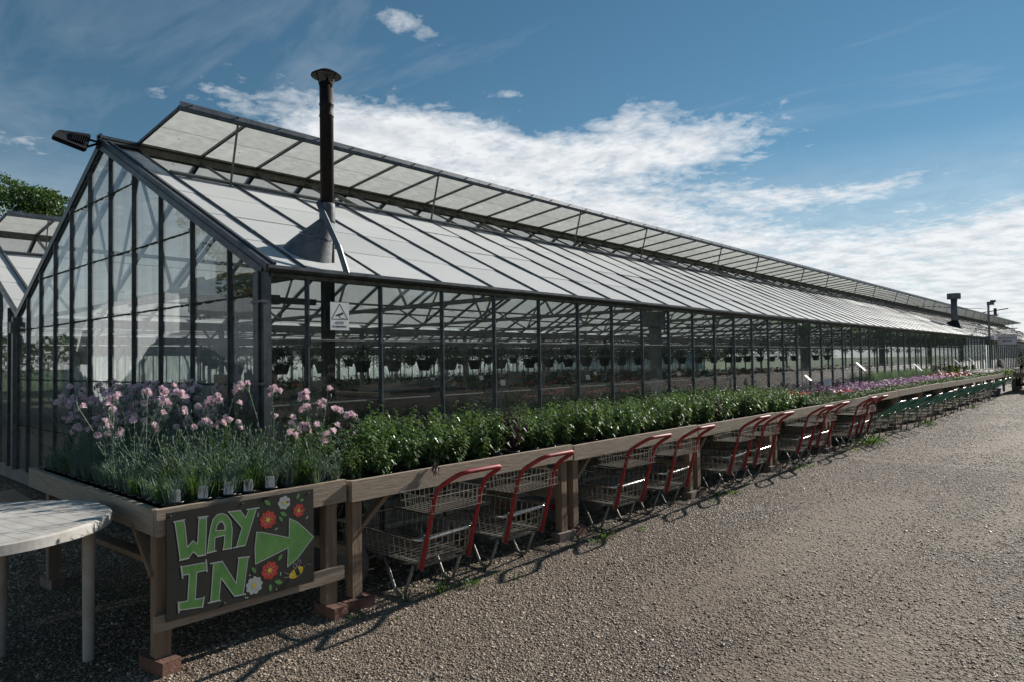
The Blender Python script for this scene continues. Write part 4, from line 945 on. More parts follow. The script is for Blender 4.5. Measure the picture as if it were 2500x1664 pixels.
def red_trolley():
    t = empty('garden_trolley', (1.0, 0, 0), '', 'trolley')
    h = arc_pts([(0.274, -.22, .225), (0.43, -.22, .775), (0.64, -.20, .897), (0.64, .20, .897), (0.43, .22, .775), (0.274, .22, .225)], 0.075)
    part(MB().tube(h, 0.0155, 10), 'handle', M['red'], t, True)
    for s in (-1, 1): part(MB().bar((0.262, s*.22, .22), (0.325, s*.22, .45), 0.008, 0.05, (1, 0, 0.3)), 'bracket', M['alu2'], t)
    b = MB(); basket(b, -0.62, 0.27, 0.265, .265, .43, 0.060, 0.060, 0.02, 0.0027); part(b, 'lower_basket', M['wire'], t)
    b = MB(); basket(b, 0.11, 0.42, 0.262, .615, .722, 0.044, 0.044, 0.012, 0.003); part(b, 'upper_basket', M['wire'], t)
    rl = arc_pts([(-0.62, -.272, .43), (0.315, -.272, .425), (0.315, .272, .437), (-0.62, .272, .437)], 0.10, 5)
    part(MB().tube(rl, 0.0105, 9), 'basket_rail', M['chrome'], t, True)
    for s in (-1, 1):
        part(MB().tube(arc_pts([(-0.12, s*.225, .262), (0.02, s*.225, .012), (0.10, s*.225, .012), (0.20, s*.225, .24)], 0.07, 4), 0.0115, 8), 'leg_hoop', M['steelleg'], t, True)
    b = MB()
    for s in (-1, 1): b.box(-0.55, 0.27, s*.19-.012, s*.19+.012, .238, .258)
    for x in (-0.5, -0.2, 0.1, 0.24): b.box(x-.012, x+.012, -.22, .22, .225, .238)
    part(b, 'tray_frame', M['steelleg'], t)
    wheel(t, -0.40, -0.285, 0.165, 0.055); wheel(t, -0.40, 0.285, 0.165, 0.055)
    part(MB().tube([(-0.40, -.26, .165), (-0.40, .26, .165)], 0.01, 8).bar((-0.40, -.19, .165), (-0.40, -.19, .24), 0.02).bar((-0.40, .19, .165), (-0.40, .19, .24), 0.02), 'axle', M['steelleg'], t)
    return t
def green_trolley():
    t = empty('garden_trolley', (1.0, 0, 0), '', 'trolley')
    for s in (-1, 1):
        part(MB().tube(arc_pts([(0.20, s*.20, .36), (0.33, s*.20, .45), (0.70, s*.205, .73)], 0.1, 3), 0.016, 8), 'handle_arm', M['green'], t, True)
    part(MB().tube(arc_pts([(0.67, -.205, .708), (0.735, -.205, .757), (0.735, .205, .757), (0.67, .205, .708)], 0.04, 3), 0.0125, 8), 'grip_bar', M['chrome'], t, True)
    part(MB().tube(arc_pts([(-0.55, -.24, .46), (0.34, -.24, .465), (0.34, .24, .465), (-0.55, .24, .46)], 0.07, 4), 0.0105, 8), 'basket_rail', M['chrome'], t, True)
    b = MB(); basket(b, -0.55, 0.31, 0.235, .31, .455, 0.05, 0.05, 0.02); part(b, 'upper_basket', M['wire'], t)
    b = MB(); basket(b, -0.50, 0.20, 0.225, .17, .22, 0.06, 0.06, 0.01); part(b, 'lower_shelf', M['wire'], t)
    for s in (-1, 1):
        part(MB().tube([(0.33, s*.235, .46), (0.28, s*.235, .20), (0.24, s*.235, .0)], 0.0105, 8), 'leg', M['steelleg'], t, True)
    b = MB()
    for s in (-1, 1): b.bar((-0.5, s*.2, .16), (0.28, s*.235, .17), 0.014)
    part(b, 'side_rails', M['steelleg'], t)
    wheel(t, -0.38, -0.27, 0.15, 0.05); wheel(t, -0.38, 0.27, 0.15, 0.05)
    part(MB().tube([(-0.38, -.25, .15), (-0.38, .25, .15)], 0.01, 8), 'axle', M['steelleg'], t)
    return t
rt = red_trolley(); gt = green_trolley(); bpy.context.view_layer.update(); index_kids(rt); index_kids(gt)
RY = [0.84, 1.68, 3.21, 4.13, 5.59, 6.38, 7.89, 8.72, 10.22, 10.97]
RG = 'red handled wire basket trolleys under the benches'
RL = ['nearest red handled wire trolley, standing beside the painted sign bench', 'second red handled wire trolley, parked just before the first pair of bench posts',
      'red handled wire trolley just past the first pair of bench posts, third in line', 'fourth red handled wire trolley, its basket rail flashing in the sun',
      'fifth red handled wire trolley, overlapping the sixth past the second pair of posts', 'sixth red handled wire trolley, right after the overlapping fifth',
      'seventh red handled wire trolley from the sign', 'eighth red handled wire trolley from the sign', 'ninth red handled wire trolley from the sign, one before the last', 'last red handled wire trolley, next to the first green one']
for i, y in enumerate(RY):
    c = rt if i == 0 else copy_tree(rt)
    c.location = (1.0+random.uniform(-.012, .012), y-0.22, 0); c.rotation_euler = (0, random.uniform(-.012, .006), random.uniform(-.035, .035)); tag(c, RL[i], 'trolley', RG)
GY = [11.85, 12.8, 14.05, 14.95, 16.15, 17.0, 18.3, 19.4, 20.5, 21.6, 23.0, 24.6, 25.9, 27.2]
GG = 'green handled wire trolleys under the far benches'
for i, y in enumerate(GY):
    c = gt if i == 0 else copy_tree(gt)
    c.location = (1.0+random.uniform(-.04, .03), y-0.2, 0); c.rotation_euler = (0, 0, random.uniform(-.03, .03))
    tag(c, '%s green handled wire trolley counted from the last red one' % (ORD[i]) if i < 13 else 'last green handled wire trolley near the plant cart', 'trolley', GG)

# ------------------------------------------------------------------ round table
tb = empty('garden_table', (0.465, -1.835, 0), 'round white plastic garden table with slatted top in front of the corner bench', 'table')
TR, TH = 0.60, 0.822
b = MB().lathe([(TR-.012, TH-.003), (TR, TH-.012), (TR, TH-.058), (TR-.012, TH-.060), (TR-.014, TH-.014), (TR-.02, TH-.008)], (0,0,0), 128, cap=False)
part(b, 'rim', M['table'], tb)
nsl = 15; ang = math.radians(10); wsl = 2*(TR-.012)/nsl
for i in range(nsl):
    v0 = -(TR-.012)+i*wsl+.0015; v1 = v0+wsl-.003; R_ = TR-.0125
    pts = []
    m0 = math.sqrt(max(0.0004, R_*R_-v0*v0)); m1 = math.sqrt(max(0.0004, R_*R_-v1*v1))
    top = [(math.sqrt(max(.0001, R_*R_-(v0+(v1-v0)*q/3)**2)), v0+(v1-v0)*q/3) for q in range(4)]
    poly = top + [(-u, v) for u, v in top[::-1]]
    ca, sa = math.cos(ang), math.sin(ang)
    part(MB().prism([(u*ca-v*sa, u*sa+v*ca, TH-.002) for u, v in poly], 0.012), 'slat', M['table'], tb)
part(MB().lathe([(TR-.02, TH-.030), (TR-.02, TH-.016)], (0,0,0), 48), 'underside', M['table'], tb, True)
for k in range(4):
    x, y = ((.09, .485), (-.36, .18), (.40, -.20), (-.09, -.485))[k]
    part(MB().lathe([(0.026, 0.0), (0.028, 0.01), (0.033, TH-.10), (0.036, TH-.03)], (x, y, 0), 18), 'leg', M['table'], tb, True)
part(MB().lathe([(0.024, TH-.002), (0.024, TH+.0005), (0.018, TH+.0008)], (-0.42, 0.12, 0), 18), 'parasol_plug', M['ink'], tb)

# ------------------------------------------------------------------ plants
def rnd(a, b): return random.uniform(a, b)
def leafy_mesh(seed, h=0.46, r=0.118, stems=13, lv=15, ln=0.070, wd=0.041, purple=False, base=0.09):
    random.seed(seed); b = MB()
    for s in range(stems):
        a = rnd(0, 2*PI); q = math.sqrt(rnd(0, 1)); bx, by = q*r*.35*math.cos(a), q*r*.35*math.sin(a)
        lean = q*r*1.0; tx, ty = bx+lean*math.cos(a)+rnd(-.02, .02), by+lean*math.sin(a)+rnd(-.02, .02)
        hh = h*rnd(.80, 1.04)*(1-.34*q*q); tip = Vector((tx, ty, hh)); p0 = Vector((bx, by, base))
        b.bar(p0, tip, 0.004)
        for k in range(lv):
            f = .12+.88*(k/(lv-1))**.9; p = p0.lerp(tip, f); az_ = k*2.4+rnd(0, .8)
            d = Vector((math.cos(az_), math.sin(az_), rnd(-.35, .30) if f < .9 else rnd(-.1, .6)))
            sc_ = (1.0 if f < .8 else .62)*rnd(.75, 1.2)
            b.leaf(p, d, d.cross(Vector((0,0,1))), ln*sc_, wd*sc_, .22, rnd(.15, .5))
    return b
def pot_mesh(r=0.055, h=0.085, ribs=0):
    return MB().lathe([(r*.72, 0), (r*.95, h*.86), (r*1.06, h*.87), (r*1.06, h), (r*.96, h), (r*.93, h*.9)], (0,0,0), 14, cap=False).add([(r*.72*math.cos(2*PI*k/14), r*.72*math.sin(2*PI*k/14), 0.001) for k in range(14)], [tuple(range(14))[::-1]])
pot_me = pot_mesh().mesh('pot', M['black_pl'], True); soil_me = MB().lathe([(0.053, 0.076), (0.02, 0.080)], (0,0,0), 12).mesh('soil', M['soil'])
spot_me = pot_mesh(0.046, 0.075).mesh('pot', M['black_pl'], True); ssoil_me = MB().lathe([(0.044, 0.067), (0.02, 0.070)], (0,0,0), 12).mesh('soil', M['soil'])
leafy = [leafy_mesh(10+i).mesh('foliage', M['leaf']) for i in range(7)]
leafp = [leafy_mesh(40+i, stems=8, lv=13, purple=True, h=.50).mesh('foliage', M['leaf2']) for i in range(2)]
random.seed(99)
def potted(name, loc, fol, label, cat, group, rz_=0, sc=1.0, small=False, fs=1.0):
    t = empty(name, loc, label, cat, group, rz_)
    link('pot', spot_me if small else pot_me, t); link('soil', ssoil_me if small else soil_me, t)
    link('foliage', fol, t, (0,0,0), (rnd(-.06, .06), rnd(-.06, .06), 0), (sc, sc, sc*fs))
    return t
rowname = ['front', 'second', 'third', 'back']
y = 0.14; i = 0
while y < 9.15:
    bz = BZ + [0.0, -0.012, -0.022, -0.03, -0.03][min(4, int(y/2.4))]
    gap = any(abs(y-j) < 0.06 for j in joints)
    for r_, x in enumerate((0.925, 0.69, 0.455, 0.22)):
        if y > 8.6 and random.random() < .4: continue
        pur = random.random() < (0.06 if y < 3 else 0.02)
        h_ = rnd(.80, 1.12)*(1.0 - 0.012*max(0, y-2))
        if y < 0.5 and x > .8: h_ *= .82
        if pur: potted('potted_plant', (x+rnd(-.02, .02), y+rnd(-.02, .02), bz), random.choice(leafp), 'purple leaved potted plant among the leafy green rows', 'plant', 'purple leaved plants in the leafy rows', rnd(0, 6.28), h_)
        else: potted('potted_plant', (x+rnd(-.02, .02), y+rnd(-.02, .02), bz), random.choice(leafy), 'leafy green potted plant in the tight %s row of the bench beside the glass' % rowname[r_], 'plant', 'leafy green plants in the %s bench row' % rowname[r_], rnd(0, 6.28), h_)
    y += 0.232
# one purple leaved shoot hanging over the rim
t = empty('fallen_shoot', (1.09, .70, .86), 'dark purple shoot drooping over the bench rim above the first trolley', 'shoot')
random.seed(61); b = MB()
for k in range(16):
    a = rnd(0, 2*PI); d = Vector((math.cos(a)*.5+.4, math.sin(a)*.7, rnd(-1, .3))); p = Vector((.01*k/16, rnd(-.02,.02), .03-.10*k/16)); b.leaf(p, d, d.cross(Vector((0,0,1))), .045, .02, .2, .4)
b.tube([(-.06, 0, .05), (.0, 0, .03), (.012, .01, -.07)], .003, 5); part(b, 'leaves', M['leaf2'], t)
random.seed(98)
# black carrying trays under the pots
def tray_mesh(lx, ly):
    b = MB().box(-lx/2, lx/2, -ly/2, ly/2, 0.0, 0.004)
    for s in (-1, 1):
        b.box(-lx/2, lx/2, s*(ly/2-.004)-.004, s*(ly/2-.004)+.004, 0.004, 0.042).box(s*(lx/2-.004)-.004, s*(lx/2-.004)+.004, -ly/2+.008, ly/2-.008, 0.004, 0.042)
        b.box(-lx/2-.008, lx/2+.008, s*(ly/2)-.008, s*(ly/2)+.008, 0.042, 0.046).box(s*(lx/2)-.008, s*(lx/2)+.008, -ly/2+.008, ly/2-.008, 0.042, 0.046)
    return b.mesh('plant_tray', M['black_pl'])
tray = tray_mesh(0.44, 0.56)
yy = 0.36
while yy < 30.5:
    bz = 0.7485 + [0.0, -0.012, -0.022, -0.03, -0.02, -0.005, 0.005, 0.01, 0.0, -0.01, -0.015, -0.01, -0.02, -0.025][min(13, int(yy/2.27))]
    for x in (0.81, 0.335):
        tag(link('plant_tray', tray, None, (x, yy, bz), (0, 0, rnd(-.01, .01))), 'black carrying tray under the potted plants in the %s half of a bench' % ('outer' if x > .5 else 'inner'), 'tray', 'black trays on the benches')
    yy += 0.60
for k in range(4):
    for j in range(2):
        tag(link('plant_tray', tray, None, (SBX0+0.30+k*.60-.0, SBY0+.30+j*.52, 0.778), (0, 0, PI/2)), 'black carrying tray under the carnation pots on the sign bench', 'tray', 'black trays on the sign bench')

# carnations
def carnation(seed, tall, mid=False):
    random.seed(seed); b = MB(); heads = []
    for k in range(64):
        a = rnd(0, 2*PI); q = rnd(.004, .034); p = Vector((q*math.cos(a), q*math.sin(a), 0.07)); L = rnd(.07, .17)*(1.15 if tall else .9)
        a2 = a+rnd(-.8, .8); out = rnd(.15, .75)
        m = p + Vector((math.cos(a2)*out*L*.35, math.sin(a2)*out*L*.35, L*.6)); e = m + Vector((math.cos(a2)*out*L*.6, math.sin(a2)*out*L*.6, L*rnd(.15, .45)))
        s_ = Vector((-math.sin(a2), math.cos(a2), 0))*rnd(.0016, .0028)
        b.add([tuple(p-s_), tuple(p+s_), tuple(m+s_), tuple(m-s_), tuple(e)], [(0,1,2,3),(3,2,4)])
    if tall:
        for k in range(random.choice((4, 5, 6, 7))):
            a = rnd(0, 2*PI); H = rnd(.14, .36) if mid else rnd(.30, .62); lean = rnd(.03, .20); p = Vector((rnd(-.02,.02), rnd(-.02,.02), .07))
            c1 = p+Vector((math.cos(a)*lean*.3, math.sin(a)*lean*.3, H*.5)); e = p+Vector((math.cos(a)*lean, math.sin(a)*lean, H))
            b.tube([p, c1, e], [.0024, .002, .0016], 4, False)
            for j in range(11):
                f = (j+.6)/12; q_ = p.lerp(c1, f*2) if f < .5 else c1.lerp(e, f*2-1)
                for s in (0, PI):
                    d = Vector((math.cos(a+1.3*j+s), math.sin(a+1.3*j+s), .9)); b.leaf(q_, d, d.cross(Vector((0,0,1))), .055*(1.15-f*.7), .0058, .1, .1)
            nh = 0 if mid else random.choice((0, 1, 1, 2, 3, 3))
            for j in range(nh+1):
                a2 = rnd(0, 2*PI); t_ = e+Vector((math.cos(a2)*.028*(j > 0), math.sin(a2)*.028*(j > 0), rnd(-.03, .02) if j else .012))
                if j: b.tube([e.lerp(c1, .12), t_], .0013, 3, False)
                b.lathe([(.0018, -.016), (.0052, -.008), (.0050, .004), (.0025, .010)], tuple(t_), 6)
                if j < nh: heads.append((t_+Vector((0, 0, .006)), a2, rnd(.3, 1.0)))
    return b.mesh('foliage', M['silver'] if seed % 7 else M['grassleaf'], False), heads
def flower_mesh(seed, r=.0245, m='pink'):
    random.seed(seed); b = MB()
    for lay in range(3):
        rr = r*(1-.22*lay); npet = 8; z0 = .003+.005*lay
        for k in range(npet):
            a = 2*PI*(k+.5*lay)/npet+rnd(-.1, .1); w_ = PI/npet*1.25
            c = (0, 0, z0-.003); pts = []
            for j in range(5):
                t_ = a-w_+2*w_*j/4; q = rr*(1-(.10 if j % 2 else 0))*rnd(.92, 1.08); pts.append((q*math.cos(t_), q*math.sin(t_), z0+.010*lay*.6+rnd(-.002, .0045)))
            i0 = len(b.v); b.v.append(c); b.v.extend(pts); b.f.extend([(i0, i0+1+j, i0+2+j) for j in range(4)])
    return b.mesh('flower', M[m])
talls = [carnation(200+i, True) for i in range(9)]; shorts = [carnation(300+i, False) for i in range(5)]; mids = [carnation(350+i, True, True) for i in range(6)]
flowers = [flower_mesh(400+i) for i in range(4)]
random.seed(5)
tagl = MB().prism([(0, -.016, 0), (0, .016, 0), (0, .016, .040), (0, .011, .046), (0, -.011, .046), (0, -.016, .040)], 0.0008)
tag_me = tagl.mesh('card', M['white'])
tp = MB().lathe([(.0028, 0), (.0001, .0002)], (.0005, 0, .039), 8, 'x').box(.0004, .0010, -.012, .012, .0335, .0345)
for k in range(4): tp.box(.0004, .0010, -.011, rnd(.002, .006), .0285-k*.005, .0290-k*.005)
for k in range(5): tp.box(.0004, .0010, .0105, .0135, .009+k*.0045, .012+k*.0045)
print_me = tp.mesh('print', M['ink'])
nx, ny = 20, 9
for ix in range(nx):
    for iy in range(ny):
        x = SBX0+0.11+ix*0.1165; y = SBY0+0.115+iy*0.1175
        tall_p = (.80 if y < -.45 else .30) if x < -.1 else .5 if x < .42 and y < -.25 else (.10 if y > -.5 else .03)
        if x > .3 and y < -.6: tall_p = 0.0
        if x < -.95 and y < -.6: tall_p = .5
        if iy == 0: tall_p *= .6
        t_ = random.random() < tall_p
        me, hd = random.choice(talls if t_ else (mids if random.random() < (.75 if iy > 1 and x < .75 else .25) else shorts))
        rw = ['side board row', 'second row from side board', 'third row from side board', 'fourth row from side board', 'middle row', 'fourth row from gable', 'third row from gable', 'second row from gable', 'row nearest gable'][iy]
        pl = 'far end' if ix < 7 else ('middle' if ix < 14 else 'sign end')
        label = ('pink carnation in flower, %s, %s of the corner bench' % (rw, pl) if t_ else 'grey green carnation without blooms, %s, %s of corner bench' % (rw, pl))
        p = potted('carnation', (x+rnd(-.008, .008), y+rnd(-.008, .008), 0.785), me, label, 'plant', 'flowering carnations' if t_ else 'carnations not in flower', 0, 1.0, True)
        p.rotation_euler.z = rnd(0, 6.28)
        fol = [c for c in p.children] if False else None
        if t_:
            for h_, a2, tl in hd:
                if random.random() < .62:
                    tilt = rnd(.1, 1.1); link('flower', random.choice(flowers), p, tuple(h_), (tilt*math.sin(a2), tilt*math.cos(a2), rnd(0, 6)), (1, 1, 1))
# a few tall stems right of the corner, over the start of the leafy rows
for x, y, s in ((0.98, -0.20, 1.12), (0.86, -0.10, 1.16), (0.97, -0.08, 1.1), (0.93, -.30, 1.0)):
    me, hd = talls[int((x*100) % 9)]
    p = potted('carnation', (x, y, 0.7575), me, 'tall pink carnation leaning over the start of the leafy green rows', 'plant', 'tall carnations by the leafy rows', rnd(0, 6), 1.0, True)
    for h_, a2, tl in hd: link('flower', random.choice(flowers), p, tuple(h_), (rnd(.1, .9)*math.sin(a2), rnd(.1, .9)*math.cos(a2), rnd(0, 6)))
# white variety cards stuck in the front pots
for n_, (x, y) in enumerate(((0.945, -1.045), (0.955, -0.90), (0.955, -0.755), (0.955, -0.635), (0.955, -0.50))):
    pt = potted('carnation', (x, y, 0.792), random.choice(shorts)[0], 'front carnation pot holding the %s white card from the bench corner' % ORD[n_], 'plant', 'carnation pots along the front rim', rnd(0, 6), 1.0, True)
    c = empty('variety_card', (x+.030, y-.014, 0.868), 'white printed card in the %s front pot from the sign bench corner' % ORD[n_], 'plant label', 'white cards in the front pots', -0.55+rnd(-.15, .15), 1.6)
    link('card', tag_me, c, (0,0,-.004), (0, rnd(-.1, .05), 0)); link('print', print_me, c, (0.0008,0,-.004))
c = empty('variety_card', (-1.22, -1.02, 0.84), 'white card standing alone at the shaded far end of the corner bench', 'plant label', None, -1.1, 1.3); link('card', tag_me, c)

# ------------------------------------------------------------------ more bench plants
def tuft_mesh(seed, n, h, r, wd, m, up=.8):
    random.seed(seed); b = MB()
    for k in range(n):
        a = rnd(0, 2*PI); q = rnd(0, r*.5); p = Vector((q*math.cos(a), q*math.sin(a), 0.05)); L = h*rnd(.6, 1.1); o_ = rnd(.1, 1)*r
        e = p+Vector((o_*math.cos(a), o_*math.sin(a), L)); m1 = p.lerp(e, .55)+Vector((0, 0, L*.12)); s_ = Vector((-math.sin(a), math.cos(a), 0))*wd/2
        b.add([tuple(p-s_), tuple(p+s_), tuple(m1+s_), tuple(m1-s_), tuple(e)], [(0,1,2,3),(3,2,4)])
    return b.mesh('foliage', M[m])
def bloom_mesh(seed, n, h, r, fr, m, hs=.03):
    random.seed(seed); b = MB()
    for k in range(n):
        a = rnd(0, 2*PI); q = math.sqrt(rnd(0, 1))*r; c = Vector((q*math.cos(a), q*math.sin(a), h+rnd(-hs, hs)))
        tx, ty = rnd(-.5, .5), rnd(-.5, .5); f = fr*rnd(.75, 1.2); n_ = 7
        vs = [tuple(c)] + [(c.x+f*math.cos(2*PI*j/n_)*(1 if j % 2 else .8), c.y+f*math.sin(2*PI*j/n_)*(1 if j % 2 else .8), c.z+f*(tx*math.cos(2*PI*j/n_)+ty*math.sin(2*PI*j/n_))+f*.15) for j in range(n_)]
        b.add(vs, [(0, 1+j, 1+(j+1) % n_) for j in range(n_)])
    return b
def bloomer(name, loc, fol, bl, label, group, sc=1.0):
    t = empty(name, loc, label, 'plant', group, rnd(0, 6.28))
    link('pot', spot_me, t); link('foliage', fol, t, (0,0,0), (0,0,0), (sc, sc, sc))
    if bl: o = link('blossoms', bl, t, (0,0,0), (0,0,0), (sc, sc, sc)); o['kind'] = 'stuff'
    return t
low = [leafy_mesh(500+i, h=.19, r=.105, stems=14, lv=9, ln=.045, wd=.010, base=.06).mesh('foliage', M['leaf']) for i in range(3)]
mauveb = [bloom_mesh(520+i, 15, .215, .105, .021, 'mauve').mesh('blossoms', M['mauve']) for i in range(3)]
crimb = [bloom_mesh(530+i, 12, .215, .10, .024, 'x').mesh('blossoms', M['crimson']) for i in range(2)]
oranb = [bloom_mesh(535, 12, .225, .10, .022, 'x').mesh('blossoms', M['orange'])]
whiteb = [bloom_mesh(540+i, 22, .23, .11, .020, 'x').mesh('blossoms', M['petalwhite']) for i in range(2)]
roseb = [bloom_mesh(545, 5, .20, .09, .04, 'x').mesh('blossoms', M['rose'])]
def bzat(y): return BZ + [0.0, -0.012, -0.022, -0.03, -0.02, -0.005, 0.005, 0.01, 0.0, -0.01, -0.015, -0.01, -0.02, -0.025][min(13, int(y/2.27))]
random.seed(21)
y = 9.25
while y < 10.9:
    for x in (0.95, 0.70, 0.45, 0.22):
        if random.random() < .9: bloomer('rose_plant', (x+rnd(-.03,.03), y+rnd(-.03,.03), bzat(y)), random.choice(low), roseb[0] if random.random() < .16 else None, 'small potted rose with pink blooms between the leafy rows and the mauve flowers', 'potted roses by the dwarf conifers', rnd(.9, 1.15))
    y += .23
y = 10.9
while y < 20.6:
    for r_, x in enumerate((0.93, 0.70, 0.47, 0.24)):
        bloomer('mauve_flower_plant', (x+rnd(-.02,.02), y+rnd(-.02,.02), bzat(y)), random.choice(low), random.choice(mauveb), 'mauve daisy plant in the flowering %s row of the far benches' % rowname[r_], 'mauve daisies in the %s row' % rowname[r_], rnd(.9, 1.12))
    y += .235
while y < 31.6:
    for r_, x in enumerate((0.93, 0.68, 0.43, 0.2)):
        if y < 24.3: bl, nm, lb, gr = (random.choice(crimb+crimb+oranb), 'crimson_flower_plant', 'crimson and orange flowering plant beyond the mauve daisies', 'crimson and orange flowers')
        elif y < 27: bl, nm, lb, gr = (random.choice([None, mauveb[0], whiteb[0], None]), 'mixed_flower_plant', 'green plant with scattered blooms before the white flowers', 'mixed flowers before the white ones')
        else: bl, nm, lb, gr = (random.choice(whiteb), 'white_flower_plant', 'white flowering plant on the last benches', 'white flowers on the last benches')
        bloomer(nm, (x+rnd(-.03,.03), y+rnd(-.03,.03), bzat(y)), random.choice(low), bl, lb, gr, rnd(.9, 1.25))
    y += .27
gtuft = [tuft_mesh(600+i, 90, .42, .16, .006, 'silver') for i in range(2)]
for i in range(16):
    t = empty('grassy_herb', (0.20+rnd(-.05,.08), 15.6+i*.42, bzat(16)), 'tall grey green grassy herb at the back of the mauve flower benches', 'plant', 'grassy herbs behind the mauve flowers', rnd(0, 6)); link('pot', pot_me, t); link('foliage', random.choice(gtuft), t)
def conifer_mesh(seed, h, r, n, m):
    random.seed(seed); b = MB(); b.bar((0,0,.05), (0,0,h*.9), .012)
    for k in range(n):
        f = rnd(0, 1)**.8; z = .08+f*(h-.08); rr = r*(1-f)**.7*rnd(.5, 1.05)+.01; a = rnd(0, 2*PI)
        p = Vector((rr*.35*math.cos(a), rr*.35*math.sin(a), z-.02)); d = Vector((math.cos(a), math.sin(a), rnd(.2, 1.0)))
        b.leaf(p, d, d.cross(Vector((0,0,1))), rr*.7+.03, .014, .2, .05)
    return b.mesh('foliage', M[m])
gc = [conifer_mesh(700+i, .50, .17, 700, 'leafy') for i in range(2)]
for i, (x, y) in enumerate(((.25, 24.9), (.30, 25.7), (.22, 26.5), (.30, 27.4), (.25, 28.2), (.34, 29.0))):
    t = empty('golden_conifer', (x, y, bzat(y)), '%s of the low golden green conifers behind the white flowers' % ORD[i], 'conifer', 'golden conifers on the far benches', rnd(0, 6), rnd(.85, 1.15)); link('pot', pot_me, t); link('foliage', gc[i % 2], t)
def dwarf_mesh(seed):
    random.seed(seed); b = MB(); b.tube([(0,0,.05), (.01,0,.16), (0,.01,.34)], [.010,.008,.005], 6)
    for k in range(7):
        a = k*2.4; z = .12+.028*k; L = rnd(.10, .17); e = Vector((L*math.cos(a), L*math.sin(a), z+L*.5)); b.tube([(0,0,z), e], [.005,.003], 5)
        for j in range(26):
            q = Vector((0,0,z)).lerp(e, rnd(.45, 1.05)); d = Vector((rnd(-1,1), rnd(-1,1), rnd(-.1,1))); b.leaf(q, d, d.cross(Vector((0,0,1))), .035, .006, .1, 0)
    return b.mesh('foliage', M['leafdark'])
for i, (x, y) in enumerate(((.62, 10.35), (.55, 11.7))):
    t = empty('dwarf_conifer', (x, y, bzat(y)), ('nearer' if i == 0 else 'farther')+' spiky dwarf conifer rising above the potted roses', 'conifer', None, i*1.3, 1.15); link('pot', pot_me, t); link('foliage', dwarf_mesh(800+i), t)
# price cards on stakes
def price_card(x, y, z0, zc, w_, h_, yaw, tilt, label, stake='black'):
    t = empty('price_card', (x, y, z0), label, 'card', 'white price cards above the benches', yaw)
    part(MB().box(-.011, .011, -.007, .007, 0.0, zc-z0), 'stake', M[stake], t)
    b = MB().box(-w_/2, w_/2, -.002, .002, -h_/2, h_/2); o = part(b, 'card', M['cream'], t, loc=(0, -.03, zc-z0+.02)); o.rotation_euler = (tilt, 0, 0)
    b = MB()
    for k in range(4): b.box(-w_*.38, w_*rnd(.1, .38), -.0032, -.0022, h_*(.30-.17*k)-.006, h_*(.30-.17*k)+.004)
    part(b, 'print', M['ink'], o)['kind'] = 'stuff'
price_card(.60, 13.05, .78, 1.36, .16, .24, math.radians(93), math.radians(-45), 'tall white price card on a black stake among the mauve daisies, nearer one', 'black')
price_card(.60, 18.3, .78, 1.26, .17, .26, math.radians(93), math.radians(-45), 'tall white price card on a black stake farther along the mauve daisies', 'black')
price_card(.70, 9.55, .78, 1.22, .10, .13, math.radians(93), math.radians(-45), 'small white card just past the leafy green rows', 'alu2')
price_card(.75, 10.45, .78, 1.12, .14, .12, math.radians(50), math.radians(-10), 'grey backed card beside the nearer dwarf conifer', 'alu2')
price_card(.50, 24.6, .78, 1.33, .16, .25, math.radians(93), math.radians(-45), 'white price card left of the golden conifers', 'black')
price_card(.52, 27.3, .78, 1.36, .16, .25, math.radians(93), math.radians(-45), 'white price card standing in the golden conifers', 'black')
price_card(.45, 21.9, .78, 1.08, .10, .14, math.radians(93), math.radians(-45), 'small low white card behind the crimson flowers', 'alu2')
price_card(1.3, 34.6, .85, 1.36, .14, .22, math.radians(93), math.radians(-45), 'white price card on the plant cart at the end', 'black')

# ------------------------------------------------------------------ things inside the glasshouse
def in_table(x0, x1, y0, y1, label, z=.80):
    t = empty('growing_table', ((x0+x1)/2, y0, 0), label, 'table', 'growing tables inside the glasshouse'); hw = (x1-x0)/2; L = y1-y0
    part(MB().box(-hw, hw, 0, L, z-.03, z), 'table_top', M['tarp'], t)
    for s in (-1, 1): part(MB().box(s*hw-.012, s*hw+.012, 0, L, z-.04, z+.05), 'edge_rail', M['alu2'], t)
    for k in range(int(L/3)+1):
        for s in (-1, 1): part(MB().box(s*hw*.8-.02, s*hw*.8+.02, k*3.0+.1, k*3.0+.14, 0.012, z-.03), 'leg', M['alu2'], t)
tabs = [(-1.9, -.45, 4.7, 34, 'long growing table of pink flowers just inside the front glass'), (-4.3, -2.7, 5.0, 34, 'second growing table behind the pink flowers'), (-6.6, -5.2, 3.0, 34, 'growing table below the front row of hanging baskets'),
        (-11.0, -8.3, 4, 34, 'growing table in the second span'), (-16, -12.6, 3, 34, 'wide growing table in the third span'), (-23, -18, 2, 34, 'wide growing table deep inside the glasshouse')]
for tb_ in tabs: in_table(*tb_)
inb = [leafy_mesh(900+i, h=.30, r=.17, stems=14, lv=9, ln=.06, wd=.03, base=.03).mesh('foliage', M['leafdark']) for i in range(3)]
roseb2 = [bloom_mesh(920+i, 16, .31, .15, .026, 'x').mesh('blossoms', M['rose']) for i in range(2)]
random.seed(33)
y = 4.9
while y < 20:
    for x in (-.72, -1.15, -1.6):
        t = empty('potted_geranium', (x+rnd(-.04,.04), y+rnd(-.04,.04), .80), 'dark leaved pink flowering plant on the table inside the front glass', 'plant', 'pink flowering plants inside the glass', rnd(0, 6), rnd(.85, 1.2))
        link('foliage', random.choice(inb), t)
        if random.random() < .55: link('blossoms', random.choice(roseb2), t)['kind'] = 'stuff'
    y += .42
